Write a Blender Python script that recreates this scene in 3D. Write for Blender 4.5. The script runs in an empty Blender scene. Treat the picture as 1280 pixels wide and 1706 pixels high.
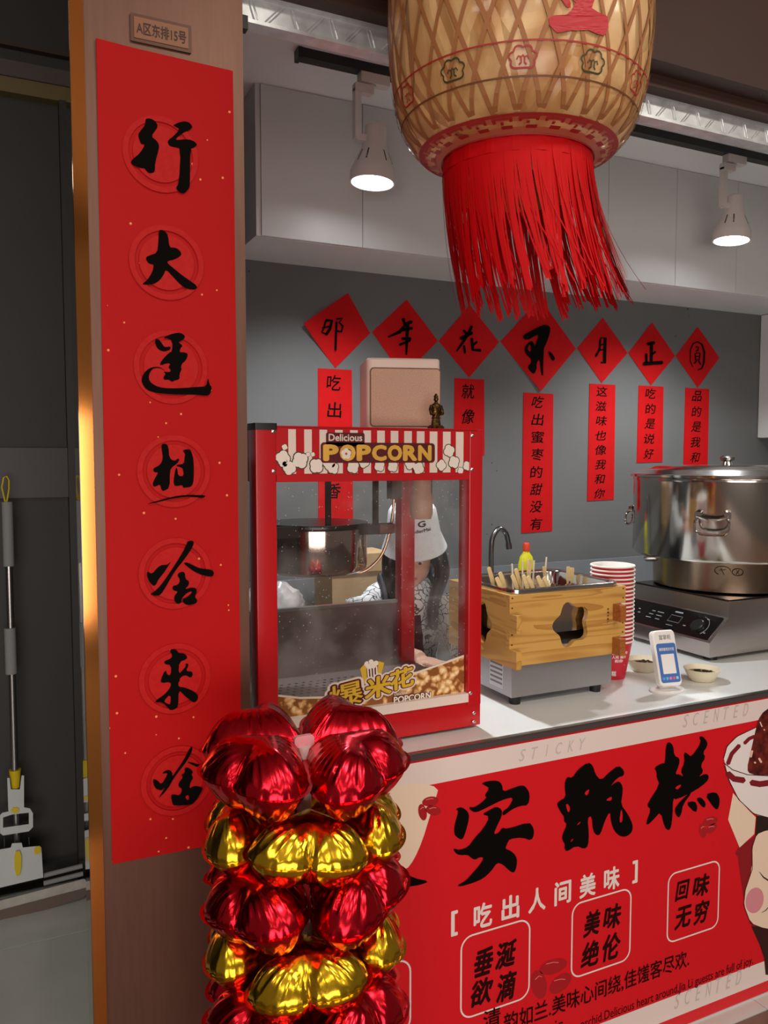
import bpy, bmesh, math, random
from mathutils import Vector, Matrix
from mathutils.geometry import tessellate_polygon
random.seed(7)
R = math.radians
SC = bpy.context.scene
COL = SC.collection

# ---------------------------------------------------------------- camera
EYE = Vector((0.0, 0.0, 1.66))
YAW, PITCH, FPX = R(25.435), R(3.8), 1344.0
cd = bpy.data.cameras.new('camera'); cam = bpy.data.objects.new('camera', cd); COL.objects.link(cam)
cam.location = EYE; cam.rotation_euler = (R(90) - PITCH, 0, -YAW)
cd.sensor_fit = 'VERTICAL'; cd.sensor_height = 24.0; cd.lens = FPX / 1706 * 24.0; cd.clip_start = 0.02
SC.camera = cam

# ---------------------------------------------------------------- world, lights, exposure
w = bpy.data.worlds.new('world'); SC.world = w; w.use_nodes = True
w.node_tree.nodes['Background'].inputs[0].default_value = (0.9, 0.72, 0.62, 1)
w.node_tree.nodes['Background'].inputs[1].default_value = 0.16
def area(name, loc, tgt, sx, sy, e, col):
    l = bpy.data.lights.new(name, 'AREA'); l.shape = 'RECTANGLE'; l.size = sx; l.size_y = sy; l.energy = e; l.color = col
    o = bpy.data.objects.new(name, l); COL.objects.link(o); o.location = loc
    o.rotation_euler = (Vector(tgt) - Vector(loc)).to_track_quat('-Z', 'Y').to_euler(); return o
# lit shop fronts across the lane and the lane's ceiling lamps
area('shopfront_opposite_offscreen', (-0.9, -3.0, 1.2), (0.7, 1.5, 1.0), 3.2, 1.6, 84, (1.0, 0.86, 0.80))
for lx in (-2.2, -0.5, 1.2, 2.9):
    for ly, le in ((-2.4, 13), (-0.5, 15)):
        area('lane_lamp_offscreen', (lx, ly, 3.42), (lx, ly, 0), 0.7, 0.45, le * (1.25 if lx > 1 else 0.8), (1.0, 0.90, 0.78))
vs = SC.view_settings
vs.view_transform = 'Standard'; vs.look = 'None'; vs.gamma = 1.0; vs.use_curve_mapping = False; vs.exposure = 0.2

# ---------------------------------------------------------------- pixel helper (photo pixel -> point on a known plane)
_F = Vector((math.sin(YAW) * math.cos(PITCH), math.cos(YAW) * math.cos(PITCH), -math.sin(PITCH)))
_R = Vector((math.cos(YAW), -math.sin(YAW), 0)); _D = _F.cross(_R)
def ray(x, y): return _F + _R * ((x - 640) / FPX) + _D * ((y - 853) / FPX)
def W(x, y, X=None, Y=None, Z=None):
    d = ray(x, y)
    t = X / d.x if X is not None else Y / d.y if Y is not None else (Z - EYE.z) / d.z
    return EYE + d * t

# ---------------------------------------------------------------- materials
def s2l(c):
    return tuple(((v / 255) / 12.92 if v / 255 <= 0.04045 else ((v / 255 + 0.055) / 1.055) ** 2.4) for v in c)
MATS = {}
def mat(name, col, rough=0.5, metal=0.0, noise=0.0, nscale=20.0, stretch=(1, 1, 1), bump=0.0, bscale=60.0, emit=None, estr=0.0, coat=0.0, sheen=0.0, spec=None, col2=None, aniso=0.0):
    if name in MATS: return MATS[name]
    m = bpy.data.materials.new(name); m.use_nodes = True; nt = m.node_tree; b = nt.nodes['Principled BSDF']
    c = (*s2l(col), 1)
    b.inputs['Base Color'].default_value = c; b.inputs['Roughness'].default_value = rough; b.inputs['Metallic'].default_value = metal
    if spec is not None: b.inputs['Specular IOR Level'].default_value = spec
    if coat: b.inputs['Coat Weight'].default_value = coat; b.inputs['Coat Roughness'].default_value = 0.08
    if sheen: b.inputs['Sheen Weight'].default_value = sheen
    if aniso: b.inputs['Anisotropic'].default_value = aniso
    if emit: b.inputs['Emission Color'].default_value = (*emit, 1); b.inputs['Emission Strength'].default_value = estr
    if noise or bump:
        tc = nt.nodes.new('ShaderNodeTexCoord'); mp = nt.nodes.new('ShaderNodeMapping'); mp.inputs['Scale'].default_value = stretch
        nt.links.new(tc.outputs['Object'], mp.inputs[0])
    if noise:
        n = nt.nodes.new('ShaderNodeTexNoise'); n.inputs['Scale'].default_value = nscale; n.inputs['Detail'].default_value = 6
        nt.links.new(mp.outputs[0], n.inputs['Vector'])
        r = nt.nodes.new('ShaderNodeValToRGB'); e = r.color_ramp.elements
        if col2: e[0].color = (*s2l(col2), 1); e[1].color = c; e[0].position = 0.35; e[1].position = 0.65
        else:
            e[0].color = (*[v * (1 - noise) for v in c[:3]], 1); e[1].color = (*[min(1, v * (1 + noise)) for v in c[:3]], 1); e[0].position = 0.3; e[1].position = 0.7
        nt.links.new(n.outputs['Fac'], r.inputs[0]); nt.links.new(r.outputs[0], b.inputs['Base Color'])
    if bump:
        n2 = nt.nodes.new('ShaderNodeTexNoise'); n2.inputs['Scale'].default_value = bscale; n2.inputs['Detail'].default_value = 4
        nt.links.new(mp.outputs[0], n2.inputs['Vector'])
        bp = nt.nodes.new('ShaderNodeBump'); bp.inputs['Strength'].default_value = bump; bp.inputs['Distance'].default_value = 0.004
        nt.links.new(n2.outputs['Fac'], bp.inputs['Height']); nt.links.new(bp.outputs[0], b.inputs['Normal'])
    MATS[name] = m; return m

def glass_mat(name, tint=(0.97, 0.98, 0.98), ior=1.5, specks=0.0, haze=0.0):
    m = bpy.data.materials.new(name); m.use_nodes = True; nt = m.node_tree; nt.nodes.clear()
    N = nt.nodes.new; L = nt.links.new
    out = N('ShaderNodeOutputMaterial'); tr = N('ShaderNodeBsdfTransparent'); tr.inputs[0].default_value = (*tint, 1)
    gl = N('ShaderNodeBsdfGlossy'); gl.inputs['Roughness'].default_value = 0.03
    lw = N('ShaderNodeLayerWeight'); lw.inputs['Blend'].default_value = 0.5
    pw = N('ShaderNodeMath'); pw.operation = 'POWER'; pw.inputs[1].default_value = 5.0; L(lw.outputs['Facing'], pw.inputs[0])
    fr = N('ShaderNodeMath'); fr.operation = 'MULTIPLY_ADD'; fr.inputs[1].default_value = 0.9; fr.inputs[2].default_value = 0.04; L(pw.outputs[0], fr.inputs[0])
    mx = N('ShaderNodeMixShader'); L(fr.outputs[0], mx.inputs[0]); L(tr.outputs[0], mx.inputs[1]); L(gl.outputs[0], mx.inputs[2])
    last = mx
    if specks or haze:
        tc = N('ShaderNodeTexCoord'); df = N('ShaderNodeBsdfDiffuse'); df.inputs[0].default_value = (0.75, 0.72, 0.7, 1)
        n = N('ShaderNodeTexNoise'); n.inputs['Scale'].default_value = 9; n.inputs['Detail'].default_value = 5; L(tc.outputs['Object'], n.inputs['Vector'])
        v = N('ShaderNodeTexVoronoi'); v.inputs['Scale'].default_value = 130; L(tc.outputs['Object'], v.inputs['Vector'])
        lt = N('ShaderNodeMath'); lt.operation = 'LESS_THAN'; lt.inputs[1].default_value = 0.13; L(v.outputs['Distance'], lt.inputs[0])
        sep = N('ShaderNodeSeparateColor'); L(v.outputs['Color'], sep.inputs[0])
        gt = N('ShaderNodeMath'); gt.operation = 'LESS_THAN'; gt.inputs[1].default_value = 0.22; L(sep.outputs[0], gt.inputs[0])
        mu = N('ShaderNodeMath'); mu.operation = 'MULTIPLY'; L(lt.outputs[0], mu.inputs[0]); L(gt.outputs[0], mu.inputs[1])
        m2 = N('ShaderNodeMath'); m2.operation = 'MULTIPLY'; m2.inputs[1].default_value = specks; L(mu.outputs[0], m2.inputs[0])
        hz = N('ShaderNodeMapRange'); hz.inputs['From Min'].default_value = 0.45; hz.inputs['From Max'].default_value = 0.75; hz.inputs['To Max'].default_value = haze
        L(n.outputs['Fac'], hz.inputs[0])
        ad = N('ShaderNodeMath'); ad.operation = 'ADD'; ad.use_clamp = True; L(m2.outputs[0], ad.inputs[0]); L(hz.outputs[0], ad.inputs[1])
        mx2 = N('ShaderNodeMixShader'); L(ad.outputs[0], mx2.inputs[0]); L(mx.outputs[0], mx2.inputs[1]); L(df.outputs[0], mx2.inputs[2]); last = mx2
    L(last.outputs[0], out.inputs[0]); MATS[name] = m; return m

def flake_paper(name, base, flake, amount=0.06, scale=90, rough=0.6):
    m = mat(name, base, rough=rough, spec=0.2); nt = m.node_tree; b = nt.nodes['Principled BSDF']; N = nt.nodes.new; L = nt.links.new
    tc = N('ShaderNodeTexCoord'); v = N('ShaderNodeTexVoronoi'); v.inputs['Scale'].default_value = scale; L(tc.outputs['Object'], v.inputs['Vector'])
    lt = N('ShaderNodeMath'); lt.operation = 'LESS_THAN'; lt.inputs[1].default_value = 0.16; L(v.outputs['Distance'], lt.inputs[0])
    sep = N('ShaderNodeSeparateColor'); L(v.outputs['Color'], sep.inputs[0])
    g = N('ShaderNodeMath'); g.operation = 'LESS_THAN'; g.inputs[1].default_value = amount; L(sep.outputs[0], g.inputs[0])
    mu = N('ShaderNodeMath'); mu.operation = 'MULTIPLY'; L(lt.outputs[0], mu.inputs[0]); L(g.outputs[0], mu.inputs[1])
    mx = N('ShaderNodeMix'); mx.data_type = 'RGBA'; mx.inputs[6].default_value = (*s2l(base), 1); mx.inputs[7].default_value = (*s2l(flake), 1)
    L(mu.outputs[0], mx.inputs[0]); L(mx.outputs[2], b.inputs['Base Color']); return m

def wood_mat(name, c1, c2, scale=3.0, stretch=(1, 9, 14), rough=0.4, coat=0.25):
    m = mat(name, c1, rough=rough, coat=coat); nt = m.node_tree; b = nt.nodes['Principled BSDF']; N = nt.nodes.new; L = nt.links.new
    tc = N('ShaderNodeTexCoord'); mp = N('ShaderNodeMapping'); mp.inputs['Scale'].default_value = stretch; L(tc.outputs['Object'], mp.inputs[0])
    n = N('ShaderNodeTexNoise'); n.inputs['Scale'].default_value = scale; n.inputs['Detail'].default_value = 3; n.inputs['Distortion'].default_value = 1.2; L(mp.outputs[0], n.inputs['Vector'])
    wv = N('ShaderNodeMath'); wv.operation = 'MULTIPLY'; wv.inputs[1].default_value = 9.0; L(n.outputs['Fac'], wv.inputs[0])
    sn = N('ShaderNodeMath'); sn.operation = 'FRACT'; L(wv.outputs[0], sn.inputs[0])
    r = N('ShaderNodeValToRGB'); e = r.color_ramp.elements; e[0].color = (*s2l(c1), 1); e[1].color = (*s2l(c2), 1); e[0].position = 0.45; e[1].position = 1.0
    L(sn.outputs[0], r.inputs[0]); L(r.outputs[0], b.inputs['Base Color']); return m

# ---------------------------------------------------------------- mesh helpers
class MB:
    def __init__(s): s.v = []; s.f = []
    def add(s, vs, fs):
        o = len(s.v); s.v += [Vector(p) for p in vs]; s.f += [tuple(i + o for i in f) for f in fs]; return s
    def box(s, x0, x1, y0, y1, z0, z1, M=None):
        vs = [Vector((x, y, z)) for z in (z0, z1) for y in (y0, y1) for x in (x0, x1)]
        if M is not None: vs = [M @ p for p in vs]
        return s.add(vs, [(0, 2, 3, 1), (4, 5, 7, 6), (0, 1, 5, 4), (2, 6, 7, 3), (0, 4, 6, 2), (1, 3, 7, 5)])
    def rbox(s, x0, x1, y0, y1, z0, z1, r, M=None, ax='z', seg=4, e=0.0):
        # box with rounded edges along axis ax, plus small edge softening e at both ends
        def rr(a0, a1, b0, b1, q):
            P = []
            for cx, cy, st in ((a1 - q, b1 - q, 0), (a0 + q, b1 - q, 90), (a0 + q, b0 + q, 180), (a1 - q, b0 + q, 270)):
                for i in range(seg + 1):
                    a = R(st + 90 * i / seg); P.append((cx + q * math.cos(a), cy + q * math.sin(a)))
            return P
        if ax == 'z': A = (x0, x1, y0, y1, z0, z1); f = lambda a, b, c: (a, b, c)
        elif ax == 'y': A = (z0, z1, x0, x1, y0, y1); f = lambda a, b, c: (b, c, a)
        else: A = (y0, y1, z0, z1, x0, x1); f = lambda a, b, c: (c, a, b)
        rings = []
        lev = [(A[4], e), (A[4] + e, 0), (A[5] - e, 0), (A[5], e)] if e else [(A[4], 0), (A[5], 0)]
        for c, ins in lev:
            rings.append([f(a, b, c) for a, b in rr(A[0] + ins, A[1] - ins, A[2] + ins, A[3] - ins, max(r - ins, 1e-4))])
        return s.loft(rings, True, M)
    def loft(s, rings, caps=True, M=None, close=True):
        n = len(rings[0]); vs = [Vector(p) for r_ in rings for p in r_]
        if M is not None: vs = [M @ p for p in vs]
        fs = []
        for i in range(len(rings) - 1):
            for j in range(n if close else n - 1):
                k = (j + 1) % n; fs.append((i * n + j, i * n + k, (i + 1) * n + k, (i + 1) * n + j))
        if caps: fs.append(tuple(range(n))[::-1]); fs.append(tuple((len(rings) - 1) * n + j for j in range(n)))
        return s.add(vs, fs)
    def lathe(s, prof, n=24, c=(0, 0, 0), M=None, caps=True):
        c = Vector(c)
        return s.loft([[c + Vector((r * math.cos(2 * math.pi * j / n), r * math.sin(2 * math.pi * j / n), z)) for j in range(n)] for r, z in prof], caps, M)
    def tube(s, pts, r, n=8, closed=False, M=None):
        pts = [Vector(p) for p in pts]; rs = r if isinstance(r, (list, tuple)) else [r] * len(pts); rings = []; N = None
        for i, p in enumerate(pts):
            if closed: t = pts[(i + 1) % len(pts)] - pts[i - 1]
            else: t = pts[min(i + 1, len(pts) - 1)] - pts[max(i - 1, 0)]
            t.normalize()
            if N is None: N = t.orthogonal().normalized()
            else: N = (N - t * N.dot(t)).normalized()
            B = t.cross(N)
            rings.append([p + (N * math.cos(2 * math.pi * j / n) + B * math.sin(2 * math.pi * j / n)) * rs[i] for j in range(n)])
        if closed: rings.append(rings[0])
        return s.loft(rings, not closed, M)
    def prism(s, poly, f, d0, d1, holes=()):
        # poly in 2D, f(a,b,d) -> 3D; depth from d0 to d1
        loops = [list(poly)] + [list(h) for h in holes]; flat = [p for l in loops for p in l]; n = len(flat)
        tris = tessellate_polygon([[Vector((p[0], p[1], 0)) for p in l] for l in loops])
        vs = [f(p[0], p[1], d0) for p in flat] + [f(p[0], p[1], d1) for p in flat]
        fs = [tuple(t) for t in tris] + [tuple(i + n for i in t)[::-1] for t in tris]; o = 0
        for l in loops:
            m = len(l)
            for j in range(m): fs.append((o + j, o + (j + 1) % m, n + o + (j + 1) % m, n + o + j))
            o += m
        return s.add(vs, fs)
    def flat(s, poly, f, holes=()):
        loops = [list(poly)] + [list(h) for h in holes]; fl = [p for l in loops for p in l]
        tris = tessellate_polygon([[Vector((p[0], p[1], 0)) for p in l] for l in loops])
        return s.add([f(p[0], p[1]) for p in fl], [tuple(t) for t in tris])
    def ball(s, c, rx, ry, rz, n=12, m=8, M=None):
        c = Vector(c); rings = []
        for i in range(m + 1):
            a = -math.pi / 2 + math.pi * i / m; k = max(math.cos(a), 0.02)
            rings.append([c + Vector((rx * k * math.cos(2 * math.pi * j / n), ry * k * math.sin(2 * math.pi * j / n), rz * math.sin(a))) for j in range(n)])
        return s.loft(rings, True, M)
    def build(s, name, m, parent=None, local=False, origin=None, smooth=40, fix=True):
        vs = s.v
        root = parent
        while root is not None and root.parent is not None: root = root.parent
        if root is not None and not local:
            inv = (Matrix.Translation(root.location) @ root.rotation_euler.to_matrix().to_4x4()).inverted(); vs = [inv @ p for p in vs]
        loc = Vector((0, 0, 0))
        if parent is None and origin is not None: loc = Vector(origin); vs = [p - loc for p in vs]
        me = bpy.data.meshes.new(name); me.from_pydata([tuple(p) for p in vs], [], s.f); me.update()
        if fix:
            bm = bmesh.new(); bm.from_mesh(me); bmesh.ops.recalc_face_normals(bm, faces=bm.faces); bm.to_mesh(me); bm.free()
        if smooth: me.shade_smooth(); me.set_sharp_from_angle(angle=R(smooth))
        me.materials.append(m)
        o = bpy.data.objects.new(name, me); COL.objects.link(o); o.location = loc
        if parent is not None: o.parent = parent
        return o
def tag(o, label=None, cat=None, group=None, kind=None):
    if label: o['label'] = label
    if cat: o['category'] = cat
    if group: o['group'] = group
    if kind: o['kind'] = kind
    return o
def thing(name, loc, label, cat, group=None, rz=0.0):
    o = bpy.data.objects.new(name, None); COL.objects.link(o); o.location = loc; o.rotation_euler = (0, 0, rz); o.empty_display_size = 0.05
    return tag(o, label, cat, group)
def dup(o, parent=None):
    c = o.copy(); COL.objects.link(c); c.parent = parent
    for ch in [k for k in o.children]: dup(ch, c)
    return c
def B(*a): return MB().box(*a)
def chaikin(p, k=1):
    for _ in range(k):
        q = []
        for i in range(len(p)):
            a, b = p[i], p[(i + 1) % len(p)]
            q += [(a[0] * .75 + b[0] * .25, a[1] * .75 + b[1] * .25), (a[0] * .25 + b[0] * .75, a[1] * .25 + b[1] * .75)]
        p = q
    return p
def crop(poly, ox, oy, s): return [(ox + x / s, oy + y / s) for x, y in poly]
def stroke(pts, wd, n=6):
    # brush stroke as polygon; wd a number or per-point widths
    ws = wd if isinstance(wd, (list, tuple)) else [wd] * len(pts)
    P = [Vector(p) for p in pts]; Lh = []; Rh = []
    for i, p in enumerate(P):
        t = (P[min(i + 1, len(P) - 1)] - P[max(i - 1, 0)]).normalized(); nn = Vector((-t.y, t.x)) * ws[i] / 2
        Lh.append(p + nn); Rh.append(p - nn)
    t0 = (P[0] - P[1]).normalized() * ws[0] * .35; t1 = (P[-1] - P[-2]).normalized() * ws[-1] * .35
    return [tuple(q) for q in ([P[0] + t0] + Lh + [P[-1] + t1] + Rh[::-1])]
_TC = {}
def text2d(s, bold=0.0, shear=0.0):
    # outline thickened by overlaid shifted copies, each a hair deeper than the one before
    k = (s, bold, shear)
    if k not in _TC:
        k0 = (s, 0.0, shear)
        if k0 not in _TC:
            c = bpy.data.curves.new('lettering', 'FONT'); c.body = s; c.size = 1; c.shear = shear; c.resolution_u = 3
            o = bpy.data.objects.new('lettering', c); COL.objects.link(o)
            me = o.evaluated_get(bpy.context.evaluated_depsgraph_get()).to_mesh()
            _TC[k0] = ([(v.co.x, v.co.y, 0.0) for v in me.vertices], [tuple(p.vertices) for p in me.polygons])
            bpy.data.objects.remove(o); bpy.data.curves.remove(c)
        v0, f0 = _TC[k0]
        if bold:
            vs_ = []; fs_ = []; nd = 8 if bold < .06 else 14
            for q in range(nd):
                a = 2 * math.pi * q / nd; o = len(vs_)
                vs_ += [(v[0] + bold * math.cos(a), v[1] + bold * math.sin(a), q * .00003) for v in v0]; fs_ += [tuple(i + o for i in f) for f in f0]
            _TC[k] = (vs_, fs_)
    return _TC[k]
def text_into(mb, s, f, x0, x1, z0, z1, bold=0.0, shear=0.0, ref=None):
    # fit text into rectangle (x0..x1, z0..z1) then map by f(a,b)->3D ; ref: fit by the unbold outline so outlines line up
    vs, fs = text2d(s, bold, shear); rv = text2d(s, ref, shear)[0] if ref is not None else vs
    ax, bx = min(v[0] for v in rv), max(v[0] for v in rv); ay, by = min(v[1] for v in rv), max(v[1] for v in rv)
    mb.add([Vector(f(x0 + (v[0] - ax) / (bx - ax) * (x1 - x0), z0 + (v[1] - ay) / (by - ay) * (z1 - z0))) + Vector((0, v[2], 0)) for v in vs], fs)
    return mb
def rrect(x0, x1, z0, z1, r, n=6):
    P = []
    for cx, cz, st in ((x1 - r, z1 - r, 0), (x0 + r, z1 - r, 90), (x0 + r, z0 + r, 180), (x1 - r, z0 + r, 270)):
        for i in range(n + 1): a = R(st + 90 * i / n); P.append((cx + r * math.cos(a), cz + r * math.sin(a)))
    return P
def ell(cx, cz, rx, rz, n=24, a0=0): return [(cx + rx * math.cos(2 * math.pi * i / n + a0), cz + rz * math.sin(2 * math.pi * i / n + a0)) for i in range(n)]

# common materials
INK = mat('black_ink', (12, 9, 8), rough=0.8, spec=0.05)
RED_PAPER = flake_paper('red_couplet_paper', (180, 3, 6), (236, 150, 90), 0.10, 70)
RED_CARD = mat('red_card', (176, 6, 10), rough=0.8, spec=0.2, noise=0.05, nscale=30)
WHITE_PLASTIC = mat('white_plastic', (225, 222, 216), rough=0.4)
STEEL = mat('brushed_steel', (176, 176, 174), rough=0.28, metal=1.0, noise=0.06, nscale=30, stretch=(1, 1, 30))
STEEL_POL = mat('polished_steel', (200, 198, 194), rough=0.12, metal=1.0)
BLACK = mat('black_plastic', (22, 22, 23), rough=0.45)
WHITE_LAM = mat('white_laminate', (232, 234, 234), rough=0.45)
YELLOW = mat('yellow_plastic', (214, 190, 20), rough=0.45)
GREY_PL = mat('grey_plastic', (120, 126, 128), rough=0.5)
PRINT_WHITE = mat('print_white', (232, 220, 214), rough=0.5)
# ================================================================ structure
def struct(name, mb, m, parent=None, **k):
    o = mb.build(name, m, parent, **k)
    if parent is None: o['kind'] = 'structure'
    return o
WALL_GREY = mat('grey_wall_paint', (94, 95, 95), rough=0.75, noise=0.05, nscale=3)
DARK_WALL = mat('dark_grey_door_panel', (50, 50, 49), rough=0.6, noise=0.05, nscale=4)
CEIL = mat('white_ceiling_paint', (238, 237, 236), rough=0.7)
FASC = mat('dark_brown_fascia', (66, 44, 36), rough=0.55, noise=0.06, nscale=6)
TILE_L = mat('pale_floor_tile', (204, 212, 207), rough=0.22, noise=0.05, nscale=5)
TILE_B = mat('brown_lane_tile', (118, 92, 80), rough=0.35, noise=0.12, nscale=14)
GROUT = mat('grey_grout', (84, 80, 76), rough=0.9)
PILLAR = mat('bronze_brushed_cladding', (116, 86, 74), rough=0.42, metal=0.75, noise=0.06, nscale=10, stretch=(14, 1, 1))
GOLD = mat('polished_copper_gold', (214, 140, 72), rough=0.10, metal=1.0)
MIRR = mat('dark_polished_metal', (120, 112, 104), rough=0.04, metal=1.0)

YF = 1.55          # front face of counter and pillar
YW = 2.934         # back wall
FZ = 0.11          # floor level (the eye is 1.55 m above it)
YR = 3.085         # dark door in the recess
YB0 = W(1280, 1682, Z=FZ).y
fl = struct('floor', B(-4.5, 6, -4.5, 4.2, FZ - .06, FZ - .006), GROUT)
for i in range(-2, 6):                                   # brown lane tiles before the counter
    for j in range(0, 3):
        x0 = -0.28 + i * 0.6; y1 = YB0 - j * 0.6
        B(x0 + .002, x0 + .598, y1 - .598, y1 - .002, FZ - .02, FZ).build('tile', TILE_B, fl)
STONE = mat('white_border_stone', (206, 206, 204), rough=0.3, noise=0.04, nscale=6)
for i in range(0, 4):                                    # white stone border along the counter
    x0 = 0.46 + i * 0.725
    B(x0 + .001, x0 + .724, YB0 + .001, YF + .02, FZ - .02, FZ + .001).build('border_stone', STONE, fl)
for i in range(0, 3):                                    # pale tiles in the recess
    for j in range(0, 3):
        x0 = -1.42 + i * 0.6; y0 = 1.53 + j * 0.6
        B(x0 + .002, x0 + .598, y0 + .002, y0 + .598, FZ - .02, FZ + .001).build('tile', TILE_L, fl)

wb = struct('wall_back', B(0.42, 4.0, YW, YW + 0.1, FZ, 2.95), WALL_GREY)
for px_, py_, r_ in ((415, 452, 1.4), (733, 483, 1.0), (967, 507, 1.6), (986, 508, 1.2), (1146, 515, 2.0), (826, 625, .8), (822, 669, 1.0), (806, 706, .8), (820, 771, 1.2), (828, 784, 1.0), (820, 874, 1.1), (1149, 527, 1.0), (1126, 560, 1.4), (812, 890, .8), (850, 912, 1.0)):
    q = W(px_, py_, Y=YW); rr = r_ * 0.0024
    MB().lathe([(rr, -.001), (rr * .7, .0015)], 8, M=Matrix.Translation(q) @ Matrix.Rotation(R(90), 4, 'X')).build('nail_hole', BLACK, wb)
struct('wall_left', B(0.30, 0.42, 1.64, YR + .1, FZ, 3.5), WALL_GREY)
struct('wall_right', B(3.95, 4.05, 1.56, 3.03, FZ, 3.5), WALL_GREY)
struct('ceiling', B(0.42, 3.95, 1.60, 3.03, 2.87, 2.95), CEIL)
struct('wall_fascia', B(0.44, 4.4, 1.48, 1.535, 2.585, 3.5), FASC)
struct('trim_1', B(0.44, 3.95, 1.535, 1.60, 2.556, 2.60), FASC)
struct('ceiling_lane', B(-4.5, 6, -4.5, 3.4, 3.5, 3.56), mat('pale_lane_ceiling', (190, 178, 168), rough=0.9))

# dark recess beside the pillar: shuttered door with a mid rail and a header
def zr(py, Y): return W(60, py, Y=Y).z
rec = struct('wall_recess', B(-2.2, 0.30, YR, YR + .1, FZ, 3.5), DARK_WALL)
B(-2.2, 0.30, YR - .025, YR + .001, zr(829, YR - .025), zr(746, YR - .025)).build('rail', mat('door_rail', (66, 65, 66), rough=0.5), rec)
B(-2.2, 0.30, YR - .05, YR + .001, zr(161, YR - .05), zr(135, YR - .05)).build('header_strip', mat('olive_header', (104, 92, 52), rough=0.5), rec)
B(-2.2, 0.30, YR - .06, YR + .001, zr(134, YR - .06), zr(108, YR - .06)).build('header_box', mat('grey_header', (78, 72, 70), rough=0.5), rec)
B(-2.2, 0.30, YR - .03, YR + .001, zr(84, YR - .03), zr(77, YR - .03)).build('header_rib', mat('brown_header', (60, 44, 34), rough=0.6), rec)
jx = W(112, 700, Y=YR - .06).x
B(jx, 0.30, YR - .06, YR + .001, FZ, zr(161, YR - .05)).build('door_jamb', mat('jamb_grey', (44, 43, 43), rough=0.5), rec)
struct('wall_recess_side', B(-2.3, -2.2, 1.6, YR + .1, FZ, 3.5), DARK_WALL)

# pillar with copper edge strip
pil = struct('wall_pillar', B(0.133, 0.44, YF, 1.645, FZ, 3.5), PILLAR)
B(0.1305, 0.154, YF - 0.004, YF + 0.002, FZ, 3.5).build('edge_strip', GOLD, pil)
B(0.1300, 0.1335, YF + 0.002, 1.645, FZ, 3.5).build('side_cladding', MIRR, pil)

# ---------------------------------------------------------------- address plaque
pq = thing('address_plaque', (0.29, YF, 2.39), 'small tan plaque with a shop number above the long red scroll', 'plaque')
a = W(217, 25, Y=YF); b = W(318, 88, Y=YF); zc = (a.z + b.z) / 2; 
x0, x1, z0, z1 = W(217, 60, Y=YF).x, W(318, 60, Y=YF).x, W(268, 80, Y=YF).z, W(268, 34, Y=YF).z
MB().rbox(x0, x1, YF - .005, YF, z0, z1, .002, ax='y').build('frame', mat('plaque_frame', (92, 54, 34), rough=0.4), pq)
B(x0 + .006, x1 - .006, YF - .0065, YF - .004, z0 + .006, z1 - .006).build('face', mat('plaque_tan', (140, 90, 60), rough=0.4), pq)
text_into(MB(), 'A区东排15号', lambda a, b: (a, YF - .0072, b), x0 + .010, x1 - .010, z0 + .013, z1 - .013, 0.02).build('lettering', mat('brown_ink', (60, 26, 16)), pq, smooth=0)

# ---------------------------------------------------------------- long red couplet on the pillar
cp = thing('couplet_scroll', (0.297, YF, 0.894), 'long red paper scroll with seven black brush characters pasted on the pillar', 'scroll')
yc = YF - 0.003
L0, L1 = W(160, 65, Y=yc), W(187, 1440, Y=yc); Q0, Q1 = W(388, 118, Y=yc), W(404, 1398, Y=yc)
m = MB(); n = 40; rings = []
for i in range(n + 1):
    t = i / n; row = []
    for j in range(5):
        s = j / 4; p = (L0.lerp(L1, t)).lerp(Q0.lerp(Q1, t), s)
        p.y = yc - 0.0012 * math.sin(t * 19) * (1 if j in (0, 4) else .4) - (0.004 * max(0, 1 - t * 14) if j == 0 else 0)
        row.append(p)
    rings.append(row)
front = [q for r_ in rings for q in r_]; N0 = len(front)
m.v = [Vector(q) for q in front] + [Vector((q.x, YF + .0005, q.z)) for q in front]
for i in range(n):
    for j in range(4):
        f = (i * 5 + j, i * 5 + j + 1, (i + 1) * 5 + j + 1, (i + 1) * 5 + j); m.f += [f, tuple(q + N0 for q in f[::-1])]
for i in range(n):
    for j in (0, 4): m.f.append((i * 5 + j, (i + 1) * 5 + j, (i + 1) * 5 + j + N0, i * 5 + j + N0))
paper = m.build('paper', RED_PAPER, cp)
MEDAL = mat('red_medallion_print', (188, 18, 14), rough=0.6, spec=0.25, noise=0.25, nscale=120, col2=(182, 4, 7))
for cy_, cx_ in ((258, 268), (438, 278), (612, 285), (785, 290), (955, 292), (1130, 292), (1300, 295)):
    c = W(cx_, cy_, Y=yc); mm = MB()
    for r0, r1 in ((.058, .068), (.0, .05)):
        mm.flat(ell(c.x, c.z, r1, r1, 40), lambda a, b: (a, yc - .0030, b), [ell(c.x, c.z, r0, r0, 40)] if r0 else [])
    mm.build('medallion', MEDAL, cp, smooth=0, fix=False)
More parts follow.
